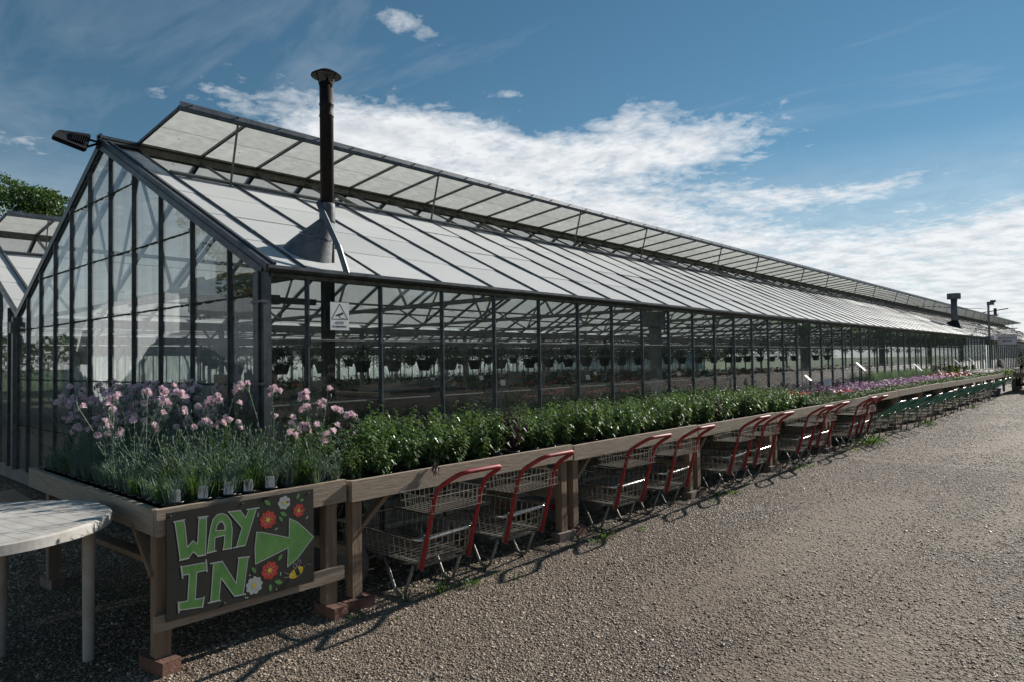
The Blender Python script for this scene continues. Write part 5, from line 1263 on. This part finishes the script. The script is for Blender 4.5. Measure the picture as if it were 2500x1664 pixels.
def mass(x0, x1, y0, y1, z, n, seed, h=.30, bl=('rose', .25)):
    random.seed(seed); b = MB(); fb_ = MB()
    for k in range(n):
        c = Vector((rnd(x0, x1), rnd(y0, y1), z)); hh = h*rnd(.5, 1.3)
        for j in range(9):
            a = rnd(0, 2*PI); d = Vector((math.cos(a), math.sin(a), rnd(.2, 1.4))); b.leaf(c+Vector((0,0,hh*rnd(.1,.8))), d, d.cross(Vector((0,0,1))), .11, .06, .2, .3)
        if random.random() < bl[1]:
            for j in range(4): p = c+Vector((rnd(-.08,.08), rnd(-.08,.08), hh+.08+rnd(-.03,.03))); fb_.lathe([(.0, .02), (.035, .01), (.03, -.01)], tuple(p), 5, cap=False)
    tag(part(b, 'bedding_plants', M['leafdark'], None), 'mass of dark green bedding plants on tables inside the glasshouse', 'plants', kind='stuff')
    if fb_.v: tag(part(fb_, 'bedding_blossoms', M[bl[0]], None), 'pink and red blossoms above the bedding plants inside the glasshouse', 'flowers', kind='stuff')
mass(-1.85, -.5, 20, 34, .8, 240, 1, .22); mass(-4.25, -2.75, 5, 34, .8, 1000, 2, .30, ('rose', .08)); mass(-6.55, -5.25, 3, 34, .8, 900, 3, .26, ('orange', .05)); mass(-10.9, -8.4, 4, 34, .8, 1100, 4, .26, ('petalwhite', .04)); mass(-15.9, -12.7, 3, 34, .8, 900, 5, .26, ('rose', .06)); mass(-22.9, -18.1, 2, 34, .8, 700, 6, .28, ('orange', .04))
# hanging baskets
hb_pot = MB().lathe([(.085, 0), (.135, .16), (.142, .165), (.142, .185), (.13, .185), (.125, .17)], (0,0,0), 16, cap=False).add([(.085*math.cos(2*PI*k/16), .085*math.sin(2*PI*k/16), .001) for k in range(16)], [tuple(range(16))[::-1]]).mesh('basket_pot', M['black_pl'], True)
hb_w = MB()
for k in range(3): hb_w.bar((.14*math.cos(k*2.09), .14*math.sin(k*2.09), .18), (0, 0, .62), .004)
hb_w.bar((0,0,.62), (0,0,.80), .004); hb_w = hb_w.mesh('hanger', M['alu2'])
def hb_fol(seed):
    random.seed(seed); b = MB()
    for k in range(420):
        a = rnd(0, 2*PI); th = rnd(-.5, 1.5); R_ = rnd(.10, .31); c = Vector((R_*math.cos(a)*math.cos(th), R_*math.sin(a)*math.cos(th), .20+R_*.85*math.sin(th) - .04*(R_ > .22)))
        d = Vector((math.cos(a)*.8+rnd(-.4,.4), math.sin(a)*.8+rnd(-.4,.4), rnd(-.4, .9))); b.leaf(c, d, d.cross(Vector((0,0,1))), .065, .028, .2, .35)
    return b.mesh('foliage', M['leafdark'])
hbf = [hb_fol(1000+i) for i in range(4)]
random.seed(44)
def hbasket(x, y, z, label, group, sc=1.0):
    t = empty('hanging_basket', (x, y, z), label, 'hanging basket', group, rnd(0, 6), sc*rnd(1.0, 1.18)); link('basket_pot', hb_pot, t); link('hanger', hb_w, t); link('foliage', random.choice(hbf), t)
for i, y in enumerate([2.2, 2.95, 3.7, 4.47, 5.154, 5.868, 6.526, 7.2, 7.967, 8.909, 9.584, 10.32, 11.03, 11.82, 12.6, 13.45, 14.27, 15.05, 15.84, 16.9, 17.95, 18.96, 19.75, 20.5, 21.6, 22.7, 23.8, 25, 26.2, 27.5, 29]):
    if i < 13: lb = '%s hanging basket of the front row counted from the gable' % ORD[i]
    else: lb = 'leafy hanging basket in the far part of the front row inside the glass'
    hbasket(-5.0, y, 1.45, lb, 'front row of hanging baskets')
for i, y in enumerate([3.2, 4.3, 5.2, 6.2, 7.2, 7.95, 8.6, 9.6, 10.6, 11.6, 12.6, 13.7, 14.8, 16, 17.2, 18.4, 19.6, 21]):
    hbasket(-7.9, y, 1.54, 'hanging basket in the farther row behind the front one', 'back row of hanging baskets', .85)
for i, (x, y) in enumerate(((-12.2, 5), (-12.2, 6.5), (-12.2, 8), (-12.2, 9.6), (-12.2, 11.4), (-12.2, 13.4), (-12.2, 15.5), (-12.2, 18))): hbasket(x, y, 1.6, 'hanging basket far inside in the second span', 'hanging baskets far inside', .85)
# sheeted counter
t = empty('sheeted_counter', (-2.05, 3.0, 0), 'counter covered with black sheeting inside behind the carnations', 'counter')
random.seed(3); b = MB(); nx_, ny_ = 9, 16; vs = []
for j in range(ny_):
    for i in range(nx_):
        u, v = i/(nx_-1)*2-1, j/(ny_-1)*2-1; ed = max(abs(u), abs(v)); vs.append((u*.44, v*.64, 1.28+.07*(1-ed**4)+rnd(-.012,.012)+.03*math.sin(v*3+u)))
b.add(vs, [(j*nx_+i, j*nx_+i+1, (j+1)*nx_+i+1, (j+1)*nx_+i) for j in range(ny_-1) for i in range(nx_-1)]); b.box(-.44, .44, -.64, .64, .95, 1.27)
part(b, 'sheeting', M['tarp'], t, True); part(MB().box(-.40, .40, -.60, .60, .012, .95), 'counter_body', M['tarp'], t); part(MB().box(-.54, .52, -.78, -.65, 1.22, 1.26), 'ledge', M['post'], t)
part(MB().box(.425, .43, .05, .50, .80, 1.0).box(.425, .43, -.5, -.08, .78, .98), 'grey_panel', M['alu2'], t)
# motor boxes on a rail inside the gable
t = empty('drive_rail', (-2.0, 0.52, 2.36), 'mossy grey rail running inside the gable', 'rail'); part(MB().box(-2.3, 1.85, -.02, .02, -.035, .035).box(-2.3, 1.85, -.04, .04, .036, .042), 'rail_section', M['mould'], t)
for i, (x, w2, h2, z) in enumerate(((-2.52, .24, .20, 2.33), (-1.87, .25, .22, 2.30))):
    t = empty('motor_box', (x, .60, z), ('smaller' if i == 0 else 'larger')+' faded orange motor box hung on the rail inside the gable', 'motor box')
    pf = [(-w2*.9, -h2*.7), (-w2*.6, -h2), (w2*.9, -h2), (w2, -h2*.6), (w2, h2*.7), (w2*.7, h2), (-w2*.7, h2), (-w2, h2*.6)]
    part(MB().prism([(u, -.03, v) for u, v in pf][::-1], .001).prism([(u, .12, v) for u, v in pf], .15), 'housing', M['yellowbox'], t)
    b = MB()
    for k in range(3): b.lathe([(.018, -.04), (.018, 0)], (-.1+.1*k, .05, -h2), 8)
    part(b, 'cable_gland', M['black_pl'], t, kind='stuff')
    if i: 
        b = MB()
        for k in range(3): b.tube([(-.1+.1*k, .05, -h2-.03), (-.06+.06*k, .06, -h2-.4), (-.01+.02*k, .08, -h2-1.0), (0+.012*k, .08, -h2-1.7)], .011, 6)
        part(b, 'conduit', M['alu2'], t, kind='stuff')
t = empty('slatted_screen', (-3.05, 1.55, .012), 'brown timber screen standing inside near the corner', 'screen')
for k in range(8): part(MB().box(-.36+k*.092, -.36+k*.092+.082, -.01, .01, .02, 1.50+.03*math.sin(k*2.1)), 'plank', M['fence'], t)
for z in (.35, 1.2): part(MB().box(-.37, .37, .011, .035, z, z+.06), 'crossbar', M['fence'], t)
t = empty('orange_box', (-4.4, 1.8, 0), 'orange sided box on a dark stand inside the gable', 'box'); part(MB().box(-.16, .16, -.12, .12, 1.15, 1.48), 'box_body', M['yellowbox'], t); part(MB().box(-.10, .10, -.08, .08, .012, 1.15).box(-.22, .22, -.16, .16, .95, 1.0), 'stand', M['tarp'], t)
t = empty('bracket_arm', (-.32, .30, 2.12), 'drilled steel arm fixed inside the first panes near the stove pipe', 'bracket'); part(MB().box(-.02, .02, -.25, .32, -.025, .025).box(-.03, .03, -.25, -.02, -.035, .04), 'arm', M['mould'], t)
t = empty('stove', (-.25, .70, 0), 'dark stove body at the foot of the flue', 'stove'); part(MB().box(-.22, .22, -.2, .2, .10, .56).box(-.24, .24, -.22, .22, .56, .59), 'body', M['tarp'], t); part(MB().box(-.2, -.16, -.18, -.14, .012, .1).box(.16, .2, -.18, -.14, .012, .1).box(-.2, -.16, .14, .18, .012, .1).box(.16, .2, .14, .18, .012, .1), 'feet', M['tarp'], t, kind='stuff')
for i, (x, y, z) in enumerate(((-3.4, 6.3, 1.18), (-3.5, 9.0, 1.2), (-5.6, 6.6, 1.2), (-5.8, 8.2, 1.2), (-3.2, 12.3, 1.2), (-5.7, 12.4, 1.2), (-9.2, 10, 1.25), (-9.5, 13, 1.25))):
    t = empty('bench_card', (x, y, .8), 'small white card on a stake, number %s of those inside the glasshouse' % ORD[i] if False else 'small white card on a thin stake among the plants inside', 'card', 'white cards inside the glasshouse', 1.0)
    part(MB().box(-.004, .004, -.004, .004, 0, z-.8), 'stake', M['alu2'], t); o = part(MB().box(-.045, .045, -.002, .002, -.055, .055), 'card', M['cream'], t, loc=(0, -.01, z-.75)); o.rotation_euler = (-.5, 0, 0)
t = empty('leaning_mirror', (-6.3, 9.9, .86), 'grey framed panel leaning on a stanchion inside', 'panel', None, .9)
o = part(MB().box(-.17, .17, -.01, .01, 0, .50), 'panel_face', M['alu2'], t); o.rotation_euler = (-.2, 0, 0)

# ------------------------------------------------------------------ poles, sign and cart at the far end
t = empty('lamp_pole', (0.16, 34.9, 0), 'slim grey pole with a lamp head at the end of the first glazing', 'pole')
part(MB().tube([(0,0,0), (0,0,3.92)], .045, 10), 'shaft', M['alu2'], t); part(MB().box(-.05, .22, -.08, .08, 3.78, 3.93), 'junction_box', M['alu'], t)
part(MB().box(-.02, .36, -.05, .05, 3.28, 3.34), 'lamp_arm', M['alu2'], t); part(MB().box(.08, .28, -.1, .1, 3.90, 3.99), 'lamp_head', M['black_pl'], t)
t = empty('cable_pole', (-6.1, 90.0, 0), 'wooden cable pole standing behind the far vent', 'pole')
part(MB().tube([(0,0,0), (0,0,6.6)], .15, 8), 'shaft', M['bark'], t); part(MB().bar((-1.6, -.1, 6.1), (1.2, -.1, 6.5), .10), 'crossarm', M['bark'], t)
b = MB(); p, q = Vector((.16, 34.9, 3.6)), Vector((-6.8, 89.9, 6.3))
for dz in (0, .14):
    pts = [p.lerp(q, k/10)+Vector((0, 0, dz-1.1*4*(k/10)*(1-k/10)*.15)) for k in range(11)]; b.tube(pts, .012, 4, False)
for k in range(2, 10): c = p.lerp(q, k/10); b.box(c.x-.03, c.x+.03, c.y-.03, c.y+.03, c.z-.50, c.z-.22)
b.tube([(.16, 34.9, 3.6), (-3.5, 32.0, 3.9)], .01, 4, False)
tag(part(b, 'overhead_cable', M['black'], None), 'black overhead cables with hanging spacers between the two poles', 'cable')
t = empty('entrance_sign', (.62, 36.6, 2.02), 'white ENTRANCE sign with a dark red arrow pointing left', 'sign')
part(MB().box(-.37, .37, 0, .025, 0, .43), 'panel', M['white'], t)
part(MB().box(-.385, .385, -.01, .03, -.015, 0).box(-.385, .385, -.01, .03, .43, .445).box(-.385, -.37, -.01, .03, 0, .43).box(.37, .385, -.01, .03, 0, .43), 'frame', M['signred'], t, kind='stuff')
text('ENTRANCE', 'lettering', t, (0, -.004, .245), .135, M['signred'], (PI/2, 0, 0), .92)
part(MB().box(-.10, .19, -.005, -.001, .145, .170).prism([(-.10, -.001, .115), (-.10, -.001, .200), (-.19, -.001, .1575)][::-1], .004), 'arrow', M['signred'], t, kind='stuff')
part(MB().tube([(-.3, .012, .445), (-.3, .012, .72)], .012, 5).tube([(.3, .012, .445), (.3, .012, .72)], .012, 5).tube([(-.6, .012, .72), (.42, .012, .72)], .02, 6), 'hanging_bracket', M['alu2'], t, kind='stuff')
t = empty('plant_cart', (1.55, 33.6, 0), 'dark wheeled cart stacked with shrubs at the end of the benches', 'cart')
part(MB().box(-.45, .75, -.8, 2.4, .62, .70).box(-.45, .75, -.8, -.74, .70, .80), 'deck', M['post'], t)
for yy in (-.35, .55, 1.9):
    w_ = part(MB().lathe([(.15, -.06), (.25, -.06), (.27, -.03), (.27, .03), (.25, .06), (.15, .06)], (-.38, yy, .27), 20, 'x'), 'wheel', M['rubber'], t, True)
    part(MB().lathe([(.16, -.05), (.05, -.07), (.01, -.07)], (-.38, yy, .27), 14, 'x').lathe([(.16, .05), (.05, .07), (.01, .07)], (-.38, yy, .27), 14, 'x'), 'hub', M['tarp'], w_)
    part(MB().lathe([(.15, -.06), (.27, -.03), (.27, .03), (.15, .06)], (.66, yy, .27), 16, 'x'), 'wheel', M['rubber'], t, True)
    part(MB().tube([(-.38, yy, .27), (.66, yy, .27)], .03, 6).box(-.3, -.26, yy-.02, yy+.02, .27, .62).box(.56, .6, yy-.02, yy+.02, .27, .62), 'axle', M['tarp'], t)
part(MB().box(-.4, .7, -.7, 2.3, .95, .99).box(-.4, -.36, -.7, -.66, .7, 1.0).box(.66, .7, -.7, -.66, .7, 1.0).box(-.4, -.36, 2.2, 2.24, .7, 1.0).box(.66, .7, 2.2, 2.24, .7, 1.0), 'upper_shelf', M['post'], t)
bush = [conifer_mesh(1100+i, .7, .30, 900, m) for i, m in enumerate(('leafdark', 'leaf', 'leafy'))]
for i, (x, y, z, s_, k, lb) in enumerate(((1.45, 33.2, .99, 1.0, 0, 'dark rounded shrub on the near end of the plant cart'), (1.75, 34.3, .99, 1.3, 2, 'tall yellow green shrub in the middle of the plant cart'), (1.4, 35.2, .99, .8, 1, 'low green shrub on the far end of the plant cart'), (2.05, 33.4, .99, .9, 1, 'green shrub on the outer side of the plant cart'), (.75, 32.6, .75, .9, 0, 'grey green shrub at the end of the last bench'))):
    t = empty('potted_shrub', (x, y, z), lb, 'shrub', None, i, s_); link('pot', pot_me, t, (0,0,0), (0,0,0), (1.6, 1.6, 1.2)); link('foliage', bush[k], t)
random.seed(71); b = MB()
for k in range(700):
    y_ = rnd(30.8, 32.2); c = Vector((1.0+rnd(-.15, .35), y_, .98-rnd(0, .75)*(rnd(0,1)**.7))); d = Vector((rnd(-1,1), rnd(-1,1), rnd(-.6,.6))); b.leaf(c, d, d.cross(Vector((0,0,1))), .07, .05, .15, .3)
tag(part(b, 'trailing_ivy', M['leafy'], None), 'yellow green ivy trailing over the end of the last bench', 'ivy')
t = empty('plant_tub', (1.0, 28.9, 0), 'blue plastic tub beneath the far benches', 'tub'); part(MB().lathe([(.17, 0), (.22, .30), (.235, .30), (.235, .33), (.215, .33)], (0,0,0), 18), 'tub_body', M['blueplastic'], t, True)

# ------------------------------------------------------------------ weeds at the foot of the benches
random.seed(81); b = MB()
spots = [(1.22, .62, .08, 30), (1.30, .86, .07, 26), (1.18, .35, .05, 14), (1.28, 2.55, .09, 30), (1.33, 2.35, .06, 18), (1.24, 4.9, .07, 20), (1.32, 5.15, .08, 24), (1.3, 7.4, .09, 26), (1.34, 7.7, .07, 20), (1.36, 9.9, .09, 22), (1.32, 10.9, .22, 60), (1.28, 11.2, .18, 40), (1.4, 15.3, .14, 40), (1.3, 15.6, .12, 30), (1.35, 21.5, .14, 40), (.9, .02, .08, 14), (1.18, -.02, .05, 12)]
for k in range(60): spots.append((rnd(1.12, 1.42), rnd(.1, 30), rnd(.025, .06), random.randint(5, 12)))
for k in range(14): spots.append((rnd(-1.2, .8), rnd(-1.0, -.2), rnd(.03, .07), 10))
for x, y, h_, n_ in spots:
    for j in range(n_):
        a = rnd(0, 2*PI); q = rnd(0, h_*1.1); p = Vector((x+q*math.cos(a), y+q*math.sin(a), 0)); d = Vector((math.cos(a)*.8, math.sin(a)*.8, rnd(.3, 1.6)))
        b.leaf(p, d, d.cross(Vector((0,0,1))), h_*rnd(.6, 1.4), .009+h_*.06, .2, .15)
tag(part(b, 'weeds', M['grassleaf'], None), 'small green weeds sprouting from the gravel along the bench feet', 'weeds', kind='stuff')
t = tag(part(MB().box(-1.3, 1.3, -.10, .10, 0, .15), 'timber_sleeper', M['post'], None, loc=(-3.9, -.62, 0)), 'old dark timber sleeper lying on the gravel beside the gable', 'sleeper'); t.rotation_euler = (0, 0, math.radians(-3))

# ------------------------------------------------------------------ trees
def tree_meshes(seed, h, cr, n):
    random.seed(seed); rg = np.random.default_rng(seed)
    tr_ = MB(); tr_.tube([(0,0,0), (.1,0,h*.22), (0,.1,h*.42), (.1,0,h*.7)], [h*.030, h*.022, h*.016, h*.005], 8)
    cl = []
    for k in range(60):
        a = rnd(0, 2*PI); el_ = rnd(-.75, 1); rr = rnd(.45, 1.0)
        c = np.array([cr*rr*math.cos(a)*math.sqrt(max(.05, 1-max(0,el_)**2)), cr*rr*math.sin(a)*math.sqrt(max(.05, 1-max(0,el_)**2)), h*.62+el_*h*.34])
        cl.append((c, cr*rnd(.15, .29)))
        if k < 16: tr_.tube([(0, 0, h*rnd(.25, .5)), tuple(c*.55+np.array([0,0,h*.22])), tuple(c)], [h*.010, h*.006, h*.003], 5, False)
    V = []; F = []; i0 = 0
    per = n//len(cl)
    for c, r in cl:
        d = rg.normal(size=(per, 3)); d /= np.linalg.norm(d, axis=1)[:, None]; q = c+d*(rg.uniform(.45, 1.0, per)**.6*r)[:, None]*np.array([1.15, 1.15, .75])
        for p_ in q:
            u = rg.normal(size=3); u /= np.linalg.norm(u); v = np.cross(u, rg.normal(size=3)); v /= np.linalg.norm(v); s_ = rg.uniform(.035, .09)*h/12
            a_ = p_+u*s_*1.3; b_ = p_+v*s_*.8; c_ = p_-u*s_*1.3; d_ = p_-v*s_*.8
            V += [tuple(a_), tuple(b_), tuple(c_), tuple(d_)]; F.append((i0, i0+1, i0+2, i0+3)); i0 += 4
    cw = MB(); cw.v = V; cw.f = F
    return tr_.mesh('trunk', M['bark'], True), cw.mesh('crown', M['treeleaf'])
TM = [tree_meshes(1, 12, 4.8, 36000), tree_meshes(2, 9, 3.4, 14000)]
def tree(x, y, k, sc, label, group=None, rz_=0):
    t = empty('broadleaf_tree', (x, y, 0), label, 'tree', group, rz_, sc); link('trunk', TM[k][0], t); link('crown', TM[k][1], t)
tree(-41.5, 6.6, 0, 1.03, 'tall sunlit tree rising behind the second span vent', None, .4)
tree(-47.0, 0.5, 0, 1.05, 'tree at the left edge behind the joined glasshouse spans', None, 2.0)
tree(-50.0, 15.0, 0, .85, 'lower tree further back behind the glasshouse spans', None, 3.1)
tree(-17.0, -10.5, 1, 1.10, 'tree beside the yard, mirrored in the upper gable panes', 'trees around the yard', 1)
tree(-22.5, -16.0, 0, .95, 'taller tree behind the van, mirrored in the gable panes', 'trees around the yard', 2)
tree(6.0, 118.0, 1, .75, 'small tree beyond the far end of the glasshouse', None, 2)
def woods(name, x0, x1, y0, y1, h0, h1, n, seed, label):
    rg = np.random.default_rng(seed); x = rg.uniform(x0, x1, n); y = rg.uniform(y0, y1, n)
    top = h0+(h1-h0)*(.5+.25*np.sin(y*.23+seed)+.25*np.sin(y*.61+2*seed)+.15*np.sin(x*.5)); z = top*rg.uniform(0, 1, n)**.55
    u = rg.normal(size=(n, 3)); u /= np.linalg.norm(u, axis=1)[:, None]; v = np.cross(u, rg.normal(size=(n, 3))); v /= np.linalg.norm(v, axis=1)[:, None]; s_ = rg.uniform(.25, .55, n)[:, None]
    c = np.stack([x, y, z], 1); V = np.stack([c+u*s_, c+v*s_*.7, c-u*s_, c-v*s_*.7], 1).reshape(-1, 3)
    b = MB(); b.v = V.tolist(); b.f = [(4*i, 4*i+1, 4*i+2, 4*i+3) for i in range(n)]
    tag(part(b, name, M['treeleaf'], None), label, 'trees', kind='stuff')
woods('treeline', -150, -140, -60, 320, 4.0, 8.0, 30000, 3, 'dark line of trees beyond the field behind the glasshouse')
woods('reflection_hedge', 24, 27, -20, 260, 5.0, 6.6, 64000, 5, 'added dark hedge out of view, darkening reflections in the front glass')  # unseen hedge, added to darken what the front panes mirror
t = empty('polytunnel', (33.0, 40, 0), 'added grey polytunnel out of view, dulling reflections in the far front glass', 'polytunnel')  # unseen tunnel, added so far panes mirror grey instead of bright sky
M['film'] = mat('grey_tunnel_film', (0.105, 0.115, 0.14), 0.6, var=0.15, vscale=0.3)
b = MB(); k = 13; L_ = 320
arc = [(5.0*math.cos(PI*i/(k-1)), 6.4*math.sin(PI*i/(k-1))**.8) for i in range(k)]
b.add([(x, y_, z) for y_ in (0, L_) for x, z in arc], [(i, i+1, i+1+k, i+k) for i in range(k-1)]+[tuple(range(k)), tuple(range(2*k-1, k-1, -1))]); part(b, 'film_cover', M['film'], t, True)
b = MB()
for j in range(80): b.tube([(x*1.006, 4.0*j, z*1.006) for x, z in arc[6:]], .05, 4, False)
part(b, 'hoops', M['alu2'], t, kind='stuff')

for i, (x, y0, y1) in enumerate(((-47, 12, 95), (-55, 20, 110))):
    t = empty('polytunnel', (x, y0, 0), ('nearer' if i == 0 else 'farther')+' white polytunnel beyond the field, glimpsed right through the glasshouse', 'polytunnel')
    b = MB(); k = 11; arc = [(3.4*math.cos(PI*q/(k-1)), 2.9*math.sin(PI*q/(k-1))**.8) for q in range(k)]
    b.add([(xx, y_, z) for y_ in (0, y1-y0) for xx, z in arc], [(q, q+1, q+1+k, q+k) for q in range(k-1)]+[tuple(range(k)), tuple(range(2*k-1, k-1, -1))]); part(b, 'film_cover', M['pale_film'], t, True)
    b = MB()
    for j in range(int((y1-y0)/3)): b.tube([(xx*1.006, 3.0*j, z*1.006) for xx, z in arc], .03, 4, False)
    part(b, 'hoops', M['alu2'], t, kind='stuff')
# ------------------------------------------------------------------ white van, seen mirrored in the gable panes
t = empty('white_van', (-14.1, -4.7, 0), 'white high roofed camper van parked before the gable, mirrored in its panes', 'van', None, 0, 1.22)
prof = [(3.15, .42), (3.15, 2.30), (3.02, 2.58), (2.4, 2.66), (-.6, 2.66), (-1.35, 2.52), (-1.85, 2.28), (-2.75, 1.38), (-3.30, 1.18), (-3.42, .95), (-3.42, .42), (-2.95, .36), (-2.9, .62), (-2.55, .80), (-2.2, .62), (-2.15, .36), (1.6, .36), (1.65, .62), (2.0, .80), (2.35, .62), (2.4, .36)]
b = MB(); vs = []; fs = []; k = len(prof); ws = [(-.98, .0), (-1.0, .04), (1.0, .04), (.98, .0)]
for wy, sh in ((-1.0, .93), (-.97, 1.0), (.97, 1.0), (1.0, .93)):
    for x, z in prof: vs.append((x*(.985 if sh < 1 else 1), wy*(1-.06*max(0, (z-1.2)/1.4)), .36+(z-.36)*(.985 if sh < 1 else 1)))
for j in range(3): fs += [(j*k+i, j*k+(i+1) % k, (j+1)*k+(i+1) % k, (j+1)*k+i) for i in range(k)]
fs += [tuple(range(k))[::-1], tuple(3*k+i for i in range(k))]
b.add(vs, fs); part(b, 'body', M['van'], t)
part(MB().prism([(-2.74, -.86, 1.44), (-2.74, .86, 1.44), (-1.92, .80, 2.25), (-1.92, -.80, 2.25)], .02), 'windscreen', M['vanglass'], t, loc=(-.03, 0, .03))
for s_ in (-1, 1):
    pp = [(-2.45, 1.38), (-1.25, 1.38), (-1.25, 2.12), (-1.80, 2.12)]; part(MB().prism([(x, s_*.985, z) for x, z in pp] if s_ < 0 else [(x, s_*.985, z) for x, z in pp][::-1], .04), 'side_window', M['vanglass'], t, loc=(0, s_*.008, 0))
    for x in (-2.55, 2.0): 
        w_ = part(MB().lathe([(.2, -.10), (.32, -.10), (.345, -.06), (.345, .06), (.32, .10), (.2, .10)], (x, s_*.86, .345), 22, 'y'), 'wheel', M['rubber'], t, True)
        part(MB().lathe([(.21, -.08), (.05, -.06), (.01, -.06)], (x, s_*.86, .345), 14, 'y').lathe([(.21, .08), (.05, .06), (.01, .06)], (x, s_*.86, .345), 14, 'y'), 'wheel_disc', M['alu2'], w_)
    part(MB().box(-2.05, -1.93, s_*1.02, s_*1.18, 1.35, 1.68), 'wing_mirror', M['black_pl'], t)
    part(MB().box(-3.43, -3.30, s_*.55-.16, s_*.55+.16, .88, 1.08), 'headlight', M['lens'], t)
part(MB().box(-3.5, -3.35, -.95, .95, .38, .66), 'bumper', M['black_pl'], t)
